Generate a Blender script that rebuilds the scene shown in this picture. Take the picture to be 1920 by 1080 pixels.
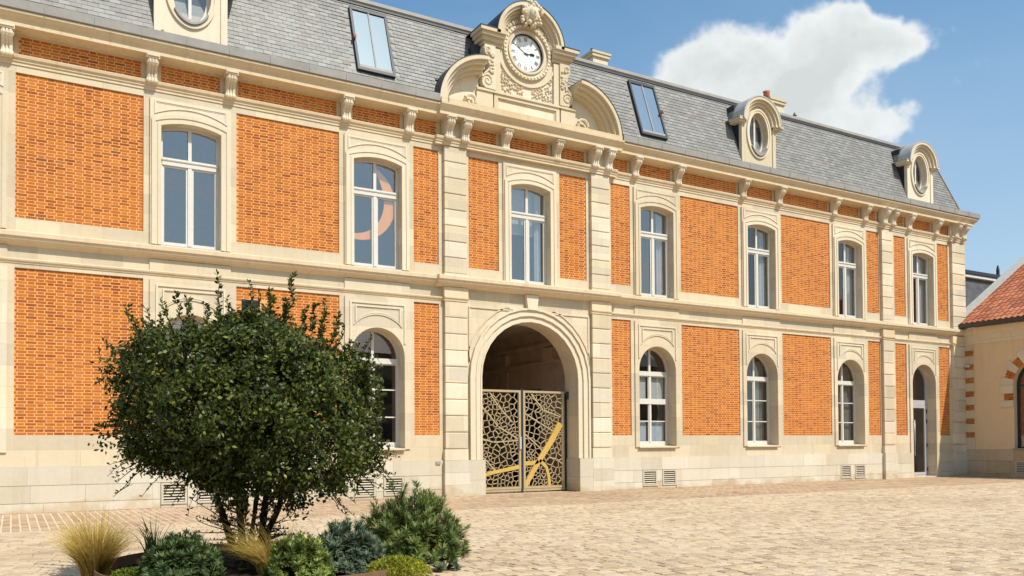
import bpy, bmesh, math, random
from mathutils import Vector, Matrix, Quaternion
R = math.radians
random.seed(7)
for o in list(bpy.data.objects): bpy.data.objects.remove(o, do_unlink=True)
scene = bpy.context.scene
col = scene.collection

# ------------------------------------------------------------------ camera
CAMZ, CAMY = 1.36, -20.7
YAW, PITCH, ROLL = R(30.354), R(1.24), R(-0.3793)
fw = Vector((math.sin(YAW)*math.cos(PITCH), math.cos(YAW)*math.cos(PITCH), math.sin(PITCH)))
rt0 = Vector((math.cos(YAW), -math.sin(YAW), 0)); up0 = rt0.cross(fw)
rt = rt0*math.cos(ROLL) + up0*math.sin(ROLL); up = -rt0*math.sin(ROLL) + up0*math.cos(ROLL)
cam = bpy.data.cameras.new('camera'); camo = bpy.data.objects.new('camera', cam); col.objects.link(camo)
camo.matrix_world = Matrix(((rt.x, up.x, -fw.x, 0), (rt.y, up.y, -fw.y, CAMY), (rt.z, up.z, -fw.z, CAMZ), (0, 0, 0, 1)))
cam.sensor_width = 36; cam.lens = 30.0; cam.shift_y = (800.3-540)/1920; cam.clip_end = 2000
scene.camera = camo
def px(p):
    v = Vector(p) - Vector((0, CAMY, CAMZ)); d = fw.dot(v)
    return (960 + 1600*rt.dot(v)/d, 800.3 - 1600*up.dot(v)/d, d)
def ray(x, y): return (fw*1600 + rt*(x-960) - up*(y-800.3)).normalized()
def on_z(x, y, z):
    v = ray(x, y); t = (z-CAMZ)/v.z; return Vector((0, CAMY, CAMZ)) + v*t
def at_depth(x, y, D):
    v = ray(x, y); return Vector((0, CAMY, CAMZ)) + v*(D/fw.dot(v))

# ------------------------------------------------------------------ sky, sun, exposure
SUN = Vector((0.28, -0.85, 1.15)).normalized()          # towards the sun
world = bpy.data.worlds.new('World'); scene.world = world; world.use_nodes = True
world.cycles.sampling_method = 'MANUAL'; world.cycles.sample_map_resolution = 512
class NT:
    def __init__(s, nt): s.t = nt; s.l = nt.links
    def n(s, typ, **kw):
        nd = s.t.nodes.new(typ)
        for k, v in kw.items(): setattr(nd, k, v)
        return nd
    def put(s, sock, v):
        if hasattr(v, 'is_linked') or isinstance(v, bpy.types.NodeSocket): s.l.new(v, sock)
        else: sock.default_value = v
    def math(s, op, a, b=0.0, c=None, clamp=False):
        nd = s.n('ShaderNodeMath', operation=op); nd.use_clamp = clamp
        s.put(nd.inputs[0], a); s.put(nd.inputs[1], b)
        if c is not None: s.put(nd.inputs[2], c)
        return nd.outputs[0]
    def mix(s, fac, a, b, blend='MIX'):
        nd = s.n('ShaderNodeMix', data_type='RGBA', blend_type=blend)
        s.put(nd.inputs['Factor'], fac)
        s.put(nd.inputs[6], a if not isinstance(a, tuple) else (*a, 1)[:4]); s.put(nd.inputs[7], b if not isinstance(b, tuple) else (*b, 1)[:4])
        return nd.outputs[2]
    def noise(s, vec, scale, detail=3.0, rough=0.55, dist=0.0):
        nd = s.n('ShaderNodeTexNoise'); s.put(nd.inputs['Vector'], vec)
        nd.inputs['Scale'].default_value = scale; nd.inputs['Detail'].default_value = detail
        nd.inputs['Roughness'].default_value = rough; nd.inputs['Distortion'].default_value = dist
        return nd.outputs['Fac']
    def ramp(s, fac, stops, interp='LINEAR'):
        nd = s.n('ShaderNodeValToRGB'); nd.color_ramp.interpolation = interp
        cr = nd.color_ramp
        while len(cr.elements) < len(stops): cr.elements.new(0.5)
        for e, (p, c) in zip(cr.elements, stops): e.position = p; e.color = (*c, 1) if len(c) == 3 else c
        s.put(nd.inputs[0], fac); return nd.outputs[0]
    def mapr(s, v, a, b, c=0.0, d=1.0, smooth=False):
        nd = s.n('ShaderNodeMapRange'); nd.interpolation_type = 'SMOOTHSTEP' if smooth else 'LINEAR'
        s.put(nd.inputs[0], v)
        for i, k in enumerate((a, b, c, d)): nd.inputs[1+i].default_value = k
        return nd.outputs[0]
wt = NT(world.node_tree); world.node_tree.nodes.clear()
sky = wt.n('ShaderNodeTexSky', sky_type='NISHITA'); sky.sun_disc = False
sky.sun_elevation = math.asin(SUN.z); sky.sun_rotation = math.atan2(SUN.x, SUN.y)
sky.air_density = 1.0; sky.dust_density = 1.1; sky.ozone_density = 1.6
tc = wt.n('ShaderNodeTexCoord').outputs['Generated']
def dotv(v):
    nd = wt.n('ShaderNodeVectorMath', operation='DOT_PRODUCT'); wt.put(nd.inputs[0], tc); nd.inputs[1].default_value = v
    return nd.outputs['Value']
# tangent frame of the part of the sky that holds the large cumulus
cc = ray(1480, 130); cr_ = Vector((cc.y, -cc.x, 0)).normalized(); cu_ = cr_.cross(cc)
w = wt.math('MAXIMUM', dotv(cc), 0.05)
U = wt.math('DIVIDE', dotv(cr_), w); V = wt.math('DIVIDE', dotv(cu_), w)
front = wt.mapr(dotv(cc), 0.3, 0.5)
uv = wt.n('ShaderNodeCombineXYZ'); wt.put(uv.inputs[0], U); wt.put(uv.inputs[1], V)
for dst, sc_, am in ((0, 6.5, .085), (1, 19.0, .035), (2, 55.0, .014)):
    wn = wt.n('ShaderNodeTexNoise'); wt.l.new(uv.outputs[0], wn.inputs['Vector']); wn.inputs['Scale'].default_value = sc_; wn.inputs['Detail'].default_value = 4.0
    ws = wt.n('ShaderNodeSeparateColor'); wt.l.new(wn.outputs['Color'], ws.inputs[0])
    U = wt.math('ADD', U, wt.math('MULTIPLY', wt.math('SUBTRACT', ws.outputs[0], 0.5), am)); V = wt.math('ADD', V, wt.math('MULTIPLY', wt.math('SUBTRACT', ws.outputs[1], 0.5), am))
n1 = wt.noise(uv.outputs[0], 9.0, 6.0, 0.58, 0.3)
n2 = wt.noise(uv.outputs[0], 34.0, 4.0, 0.6)
field = None
for (x, y, a, b, k) in [(1280, 165, 62, 62, 1), (1330, 100, 60, 36, .75), (1395, 120, 75, 60, 1), (1400, 200, 150, 70, 1), (1490, 95, 90, 62, 1),
                        (1550, 62, 68, 44, 1), (1620, 85, 78, 44, 1), (1700, 78, 48, 36, .8), (1570, 130, 80, 46, .9), (1520, 190, 60, 66, 1),
                        (1640, 118, 60, 36, .7), (1625, 228, 40, 32, .9), (1690, 236, 44, 28, .85), (1480, 240, 90, 60, .9)]:
    q = ray(x, y); qu = q.dot(cr_)/q.dot(cc); qv = q.dot(cu_)/q.dot(cc)
    du = wt.math('MULTIPLY', wt.math('SUBTRACT', U, qu), 1900/a); dv = wt.math('MULTIPLY', wt.math('SUBTRACT', V, qv), 1900/b)
    r2 = wt.math('ADD', wt.math('MULTIPLY', du, du), wt.math('MULTIPLY', dv, dv))
    g = wt.math('MULTIPLY', wt.math('POWER', 2.718, wt.math('MULTIPLY', r2, -0.9)), k)
    field = g if field is None else wt.math('ADD', field, g)
fld = wt.math('ADD', field, wt.math('MULTIPLY', wt.math('SUBTRACT', n1, 0.5), 1.25))
fld = wt.math('ADD', fld, wt.math('MULTIPLY', wt.math('SUBTRACT', n2, 0.5), 0.95))
big = wt.math('MULTIPLY', wt.mapr(fld, 0.28, 0.98, smooth=True), front)
# scattered fair-weather clouds over the rest of the dome
sep = wt.n('ShaderNodeSeparateXYZ'); wt.l.new(tc, sep.inputs[0])
zz = wt.math('ADD', wt.math('MAXIMUM', sep.outputs[2], 0.0), 0.12)
pl = wt.n('ShaderNodeCombineXYZ'); wt.put(pl.inputs[0], wt.math('DIVIDE', sep.outputs[0], zz)); wt.put(pl.inputs[1], wt.math('DIVIDE', sep.outputs[1], zz)); pl.inputs[2].default_value = 3.7
n3 = wt.noise(pl.outputs[0], 1.1, 5.0, 0.55, 0.2)
sc = wt.mapr(n3, 0.60, 0.74, smooth=True)
cirr = wt.math('MULTIPLY', wt.mapr(wt.noise(pl.outputs[0], 0.6, 5.0, 0.6, 0.5), 0.42, 0.75), 0.18)
alpha = wt.math('MAXIMUM', big, wt.math('MULTIPLY', sc, 0.85))
thick = wt.math('ADD', wt.mapr(fld, 0.5, 2.4), wt.math('ADD', wt.math('MULTIPLY', wt.math('SUBTRACT', n1, 0.5), 1.1), wt.math('MULTIPLY', wt.math('SUBTRACT', n2, 0.5), 0.5)), clamp=True)
ccol = wt.mix(thick, (5.9, 6.1, 6.15), (4.4, 4.65, 4.62))
base = wt.mix(cirr, wt.mix(wt.mapr(sep.outputs[2], 0.46, 0.08, 0.0, 0.6), wt.mix(1.0, sky.outputs[0], (0.84, 1.14, 1.15), 'MULTIPLY'), (3.8, 4.15, 4.7)), (5.6, 6.2, 6.8))
skyc = wt.mix(alpha, base, ccol)
bg = wt.n('ShaderNodeBackground'); wt.l.new(skyc, bg.inputs[0]); bg.inputs[1].default_value = 0.112
wo = wt.n('ShaderNodeOutputWorld'); wt.l.new(bg.outputs[0], wo.inputs[0])

sl = bpy.data.lights.new('sun', 'SUN'); sl.energy = 4.0; sl.angle = R(0.53); sl.color = (1.0, 0.945, 0.86)
slo = bpy.data.objects.new('sun', sl); col.objects.link(slo); slo.location = (10, -30, 40)
slo.rotation_euler = (-SUN).to_track_quat('-Z', 'Y').to_euler()
scene.view_settings.view_transform = 'Standard'; scene.view_settings.look = 'None'
scene.view_settings.exposure = 0.47; scene.view_settings.gamma = 1.0
scene.render.engine = 'CYCLES'
scene.cycles.max_bounces = 5; scene.cycles.transparent_max_bounces = 12

# ------------------------------------------------------------------ materials
MATS = {}
def material(name):
    m = bpy.data.materials.new(name); m.use_nodes = True; m.node_tree.nodes.clear()
    t = NT(m.node_tree); MATS[name] = m
    out = t.n('ShaderNodeOutputMaterial'); b = t.n('ShaderNodeBsdfPrincipled'); t.l.new(b.outputs[0], out.inputs[0])
    t.b = b; t.out = out
    t.pos = t.n('ShaderNodeNewGeometry').outputs['Position']
    return t
def finish(t, colr, rough=0.8, spec=0.3, bump=None, bstr=0.3, bdist=0.01, metal=0.0):
    t.put(t.b.inputs['Base Color'], colr if not isinstance(colr, tuple) else (*colr, 1)[:4])
    t.put(t.b.inputs['Roughness'], rough); t.b.inputs['Specular IOR Level'].default_value = spec
    t.b.inputs['Metallic'].default_value = metal
    if bump is not None:
        bn = t.n('ShaderNodeBump'); bn.inputs['Strength'].default_value = bstr; bn.inputs['Distance'].default_value = bdist
        t.put(bn.inputs['Height'], bump); t.l.new(bn.outputs[0], t.b.inputs['Normal'])
def scl(t, v, s):
    nd = t.n('ShaderNodeVectorMath', operation='MULTIPLY'); t.put(nd.inputs[0], v); nd.inputs[1].default_value = s; return nd.outputs[0]
def objrand(t): return t.n('ShaderNodeObjectInfo').outputs['Random']
def island(t): return t.n('ShaderNodeNewGeometry').outputs['Random Per Island']
def hsv(t, c, h=0.5, s=1.0, v=1.0):
    nd = t.n('ShaderNodeHueSaturation'); t.put(nd.inputs['Hue'], h); t.put(nd.inputs['Saturation'], s); t.put(nd.inputs['Value'], v)
    t.put(nd.inputs['Color'], c if not isinstance(c, tuple) else (*c, 1)[:4]); return nd.outputs[0]

def stone_mat(name, c1, c2, c3, joints=True, dirt=0.0):
    t = material(name)
    big = t.noise(t.pos, 0.55, 4.0, 0.6); fine = t.noise(t.pos, 9.0, 6.0, 0.65); grain = t.noise(t.pos, 90.0, 3.0, 0.6)
    c = t.mix(t.mapr(big, 0.35, 0.68), c1, c2)
    c = t.mix(t.math('MULTIPLY', t.mapr(fine, 0.45, 0.75), 0.45), c, c3)
    c = t.mix(t.math('MULTIPLY', t.mapr(grain, 0.52, 0.72), 0.22), c, tuple(x*0.62 for x in c1))
    if joints:
        sp = t.n('ShaderNodeSeparateXYZ'); t.l.new(t.pos, sp.inputs[0])
        cb = t.n('ShaderNodeCombineXYZ'); t.put(cb.inputs[0], t.math('ADD', sp.outputs[0], t.math('MULTIPLY', sp.outputs[1], 1.0))); t.put(cb.inputs[1], sp.outputs[2])
        bt = t.n('ShaderNodeTexBrick'); t.l.new(cb.outputs[0], bt.inputs['Vector'])
        bt.inputs['Scale'].default_value = 1.0; bt.inputs['Brick Width'].default_value = 0.83; bt.inputs['Row Height'].default_value = 0.443
        bt.inputs['Mortar Size'].default_value = 0.004; bt.inputs['Mortar Smooth'].default_value = 0.6
        bt.inputs['Color1'].default_value = (0.86, 0.86, 0.86, 1); bt.inputs['Color2'].default_value = (1.08, 1.06, 1.02, 1); bt.inputs['Mortar'].default_value = (0.74, 0.70, 0.64, 1)
        c = t.mix(1.0, c, bt.outputs['Color'], 'MULTIPLY')
    streak = t.noise(scl(t, t.pos, (7.0, 7.0, 0.5)), 1.0, 5.0, 0.6)
    c = t.mix(t.math('MULTIPLY', t.mapr(streak, 0.52, 0.78), 0.22 + dirt), c, (0.30, 0.22, 0.13))
    if 'plinth' in name:
        sz = t.n('ShaderNodeSeparateXYZ'); t.l.new(t.pos, sz.inputs[0]); sn = t.noise(scl(t, t.pos, (1.3, 1.3, 2.2)), 1.0, 6.0, 0.65)
        c = t.mix(t.math('MULTIPLY', t.mapr(t.math('ADD', sn, t.mapr(sz.outputs[2], 0.0, 0.55, 0.16, -0.2)), 0.52, 0.68), 0.6), c, (0.42, 0.29, 0.16))
    c = hsv(t, c, v=t.mapr(objrand(t), 0, 1, 0.90, 1.08), s=t.mapr(objrand(t), 0, 1, 1.1, 0.92))
    finish(t, c, 0.88, 0.2, t.math('ADD', t.math('MULTIPLY', fine, 0.7), t.math('MULTIPLY', grain, 0.35)), 0.35, 0.012)
    return MATS[name]
stone_mat('limestone', (0.595, 0.495, 0.35), (0.63, 0.55, 0.425), (0.575, 0.46, 0.30))
stone_mat('trim_stone', (0.60, 0.465, 0.29), (0.63, 0.515, 0.35), (0.55, 0.40, 0.225), joints=False, dirt=0.10)
stone_mat('plinth_stone', (0.54, 0.475, 0.36), (0.57, 0.52, 0.42), (0.52, 0.425, 0.29), joints=False, dirt=0.02)
stone_mat('carved_stone', (0.605, 0.505, 0.35), (0.635, 0.55, 0.42), (0.575, 0.46, 0.30), joints=False)
stone_mat('wing_render', (0.68, 0.50, 0.31), (0.71, 0.54, 0.34), (0.64, 0.46, 0.275), joints=False)

stone_mat('wing_plinth', (0.44, 0.32, 0.20), (0.50, 0.38, 0.25), (0.36, 0.25, 0.15), joints=False, dirt=0.25)

def brick_mat(name, rnd):
    t = material(name); r = rnd(t)
    c = t.ramp(r, [(0.0, (0.23, 0.052, 0.011)), (0.2, (0.33, 0.088, 0.010)), (0.55, (0.42, 0.122, 0.011)), (0.85, (0.50, 0.165, 0.015)), (0.99, (0.42, 0.13, 0.035)), (1.0, (0.15, 0.07, 0.04))])
    f = t.noise(t.pos, 40.0, 4.0, 0.6); patch = t.noise(t.pos, 0.9, 3.0, 0.5)
    c = t.mix(t.math('MULTIPLY', t.mapr(f, 0.4, 0.75), 0.3), c, (0.26, 0.06, 0.02))
    c = t.mix(t.math('MULTIPLY', t.mapr(patch, 0.45, 0.7), 0.28), c, (0.60, 0.21, 0.035))
    finish(t, c, 0.85, 0.25, f, 0.4, 0.006)
brick_mat('brick_many', island); brick_mat('brick_single', objrand)
t = material('mortar'); f = t.noise(t.pos, 30.0, 4.0, 0.6)
finish(t, t.mix(t.mapr(f, 0.35, 0.7), (0.72, 0.36, 0.145), (0.62, 0.29, 0.105)), 0.9, 0.2, f, 0.4, 0.006)

def slate_mat(name, rnd):
    t = material(name); r = rnd(t)
    c = t.ramp(r, [(0.0, (0.135, 0.128, 0.116)), (0.4, (0.158, 0.150, 0.136)), (0.75, (0.19, 0.18, 0.16)), (0.93, (0.215, 0.205, 0.185)), (1.0, (0.14, 0.11, 0.085))])
    f = t.noise(t.pos, 26.0, 5.0, 0.6); big = t.noise(t.pos, 0.45, 4.0, 0.6)
    c = t.mix(t.math('MULTIPLY', t.mapr(f, 0.5, 0.75), 0.4), c, (0.22, 0.212, 0.19))
    c = t.mix(t.math('MULTIPLY', t.mapr(big, 0.45, 0.7), 0.35), c, (0.23, 0.222, 0.20))
    sp = t.n('ShaderNodeSeparateXYZ'); t.l.new(t.pos, sp.inputs[0])
    finish(t, hsv(t, c, v=1.12), t.mapr(f, 0.3, 0.7, 0.46, 0.60), 0.42, f, 0.3, 0.006)
slate_mat('slate_many', island); slate_mat('slate_single', objrand)
def simple(name, c, rough=0.5, spec=0.4, metal=0.0, var=0.25, scale=8.0, bstr=0.15):
    t = material(name); f = t.noise(t.pos, scale, 5.0, 0.6)
    finish(t, t.mix(t.mapr(f, 0.3, 0.7), c, tuple(x*(1-var) for x in c)), rough, spec, f, bstr, 0.004, metal)
simple('zinc', (0.31, 0.29, 0.26), 0.6, 0.25, 0.0, 0.2, 3.0)
simple('far_slate', (0.10, 0.10, 0.105), 0.7, 0.2, 0, 0.45, 2.5, 0.4)
simple('zinc_pale', (0.42, 0.41, 0.39), 0.5, 0.4, 0.0, 0.2, 3.0)
simple('dark_metal', (0.025, 0.026, 0.032), 0.5, 0.4)
simple('brown_gutter', (0.055, 0.042, 0.042), 0.45, 0.5)
simple('white_paint', (0.60, 0.565, 0.50), 0.45, 0.4, var=0.08)
simple('alu_frame', (0.50, 0.49, 0.50), 0.35, 0.5, 0.2, 0.06)
simple('louvre_paint', (0.52, 0.45, 0.34), 0.55, 0.3, var=0.1)
simple('interior', (0.095, 0.085, 0.075), 0.9, 0.1)
simple('interior_pale', (0.20, 0.19, 0.17), 0.9, 0.1)
simple('passage_stone', (0.62, 0.48, 0.36), 0.9, 0.1, var=0.25, scale=2.0)
simple('curtain', (0.45, 0.46, 0.45), 0.9, 0.1, var=0.15)
simple('net_curtain', (0.42, 0.47, 0.52), 0.9, 0.1, var=0.1)
simple('dial', (0.72, 0.72, 0.69), 0.4, 0.4, var=0.05)
simple('black_paint', (0.015, 0.015, 0.018), 0.4, 0.4)
simple('gate_metal', (0.46, 0.355, 0.20), 0.42, 0.5, 0.1, 0.2, 5.0)
simple('gate_gold', (0.66, 0.43, 0.11), 0.35, 0.5, 0.25, 0.15, 5.0)
simple('corten', (0.20, 0.115, 0.06), 0.75, 0.3, 0.1, 0.4, 6.0, 0.3)
simple('soil', (0.035, 0.024, 0.016), 0.95, 0.1, 0, 0.5, 20.0, 0.6)
simple('terracotta', (0.50, 0.17, 0.075), 0.8, 0.2)
simple('bark', (0.050, 0.036, 0.024), 0.9, 0.1, 0, 0.5, 25.0, 0.6)
simple('orange_paint', (0.90, 0.36, 0.06), 0.6, 0.2, var=0.08)
simple('lead_white', (0.46, 0.44, 0.40), 0.7, 0.2, 0, 0.2, 5.0)
simple('stone_opposite', (0.24, 0.20, 0.15), 0.9, 0.1, 0, 0.2, 1.0)
t = material('tile_clay'); r = objrand(t); f = t.noise(t.pos, 22.0, 4.0, 0.6); il = island(t)
c = t.ramp(t.math('FRACT', t.math('ADD', r, il)), [(0.0, (0.26, 0.085, 0.045)), (0.5, (0.37, 0.125, 0.060)), (0.85, (0.44, 0.17, 0.085)), (1.0, (0.20, 0.08, 0.05))])
finish(t, t.mix(t.math('MULTIPLY', t.mapr(f, 0.5, 0.75), 0.4), c, (0.20, 0.07, 0.04)), 0.85, 0.2, f, 0.4, 0.006)
def glass(name, ior, tint):
    m = bpy.data.materials.new(name); m.use_nodes = True; m.node_tree.nodes.clear(); MATS[name] = m; t = NT(m.node_tree)
    out = t.n('ShaderNodeOutputMaterial'); tr = t.n('ShaderNodeBsdfTransparent'); tr.inputs[0].default_value = (*tint, 1)
    gl = t.n('ShaderNodeBsdfGlossy'); gl.inputs['Roughness'].default_value = 0.01; gl.inputs[0].default_value = (1.0, 0.94, 0.90, 1)
    ge = t.n('ShaderNodeNewGeometry'); dp = t.n('ShaderNodeVectorMath', operation='DOT_PRODUCT'); t.l.new(ge.outputs['Incoming'], dp.inputs[0]); t.l.new(ge.outputs['Normal'], dp.inputs[1])
    f0 = ((ior-1)/(ior+1))**2; om = t.math('SUBTRACT', 1.0, t.math('ABSOLUTE', dp.outputs['Value']))
    fres = t.math('ADD', t.math('MULTIPLY', t.math('POWER', om, 5.0), 1-f0), f0, clamp=True)   # Schlick reflectance, same from both sides of the pane
    pos = t.n('ShaderNodeNewGeometry').outputs['Position']
    bn = t.n('ShaderNodeBump'); bn.inputs['Strength'].default_value = 0.05; bn.inputs['Distance'].default_value = 0.02
    t.put(bn.inputs['Height'], t.noise(pos, 1.6, 1.0, 0.5)); t.l.new(bn.outputs[0], gl.inputs['Normal'])
    mx = t.n('ShaderNodeMixShader'); t.put(mx.inputs[0], fres); t.l.new(tr.outputs[0], mx.inputs[1]); t.l.new(gl.outputs[0], mx.inputs[2])
    t.l.new(mx.outputs[0], out.inputs[0])
glass('glass_roof', 11.0, (0.5, 0.55, 0.6)); glass('glass', 2.2, (0.86, 0.88, 0.88)); glass('glass_sky', 3.0, (0.84, 0.87, 0.88))
def paving(name, rnd, cs, dark, dk=0.3):
    t = material(name); r = rnd(t); f = t.noise(t.pos, 30.0, 5.0, 0.65); big = t.noise(t.pos, 0.35, 4.0, 0.6); mid = t.noise(t.pos, 2.2, 4.0, 0.6)
    c = t.ramp(r, [(0.0, dark), (0.12, cs[0]), (0.5, cs[1]), (0.85, cs[2]), (1.0, cs[3])])
    c = t.mix(t.math('MULTIPLY', t.mapr(f, 0.45, 0.75), 0.35), c, tuple(x*0.6 for x in cs[0]))
    c = t.mix(t.math('MULTIPLY', t.mapr(big, 0.42, 0.68), 0.35), c, cs[2])
    c = t.mix(t.math('MULTIPLY', t.mapr(mid, 0.52, 0.75), dk), c, dark)
    pt = t.noise(scl(t, t.pos, (0.5, 1.0, 1.0)), 0.42, 5.0, 0.62, 0.6)
    c = t.mix(t.math('MULTIPLY', t.mapr(pt, 0.50, 0.70), 0.55), c, tuple(0.5*(x+y) for x, y in zip(dark, cs[0])))
    finish(t, c, 0.85, 0.25, f, 0.5, 0.008)
SET = [(0.40, 0.29, 0.18), (0.49, 0.37, 0.235), (0.54, 0.42, 0.285), (0.44, 0.345, 0.25)]
paving('sett_many', island, SET, (0.31, 0.225, 0.15)); paving('sett_single', objrand, SET, (0.31, 0.225, 0.15))
PAV = [(0.34, 0.225, 0.135), (0.42, 0.285, 0.175), (0.47, 0.34, 0.22), (0.39, 0.28, 0.19)]
paving('paver_many', island, PAV, (0.27, 0.175, 0.11), 0.2); paving('paver_single', objrand, PAV, (0.27, 0.175, 0.11), 0.2)
t = material('ground_joint'); f = t.noise(t.pos, 18.0, 5.0, 0.65); big = t.noise(t.pos, 0.4, 4.0, 0.6)
finish(t, t.mix(t.mapr(big, 0.35, 0.7), t.mix(f, (0.50, 0.38, 0.25), (0.36, 0.265, 0.175)), (0.44, 0.34, 0.23)), 0.9, 0.2, f, 0.4, 0.01)
simple('joint_pale', (0.66, 0.53, 0.38), 0.9, 0.2, 0, 0.25, 14.0)
def leaf_mat(name, stops, rough=0.55, spec=0.25, trans=0.3):
    t = material(name); c = t.ramp(island(t), stops)
    big = t.noise(t.pos, 2.5, 3.0, 0.5)
    c = hsv(t, c, v=t.mapr(big, 0.3, 0.7, 0.75, 1.25))
    finish(t, c, rough, spec)
    tl = t.n('ShaderNodeBsdfTranslucent'); t.l.new(c, tl.inputs[0])
    mx = t.n('ShaderNodeMixShader'); mx.inputs[0].default_value = trans
    t.l.new(t.b.outputs[0], mx.inputs[1]); t.l.new(tl.outputs[0], mx.inputs[2]); t.l.new(mx.outputs[0], t.out.inputs[0])
leaf_mat('holly_leaf', [(0, (0.022, 0.034, 0.006)), (0.5, (0.052, 0.070, 0.011)), (0.85, (0.105, 0.122, 0.020)), (1, (0.22, 0.22, 0.036))], 0.42, 0.32, 0.3)
leaf_mat('spurge_leaf', [(0, (0.075, 0.113, 0.033)), (0.5, (0.143, 0.194, 0.054)), (0.92, (0.239, 0.299, 0.075)), (1, (0.419, 0.269, 0.075))])
leaf_mat('spurge_dark', [(0, (0.049, 0.081, 0.031)), (0.5, (0.095, 0.140, 0.049)), (1, (0.172, 0.230, 0.069))])
leaf_mat('spurge_blue', [(0, (0.074, 0.108, 0.069)), (0.5, (0.138, 0.187, 0.117)), (1, (0.217, 0.269, 0.150))])
leaf_mat('spurge_lime', [(0, (0.101, 0.148, 0.038)), (0.5, (0.195, 0.257, 0.060)), (1, (0.374, 0.406, 0.086))])
leaf_mat('dry_grass', [(0, (0.30, 0.19, 0.035)), (0.5, (0.50, 0.35, 0.075)), (1, (0.66, 0.50, 0.17))], 0.6, 0.3, 0.35)
leaf_mat('sedum', [(0, (0.16, 0.18, 0.015)), (0.5, (0.30, 0.31, 0.02)), (1, (0.44, 0.42, 0.04))], 0.6, 0.3, 0.3)
leaf_mat('moss', [(0, (0.06, 0.10, 0.01)), (0.5, (0.13, 0.18, 0.02)), (1, (0.20, 0.24, 0.03))], 0.7, 0.2, 0.3)

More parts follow.
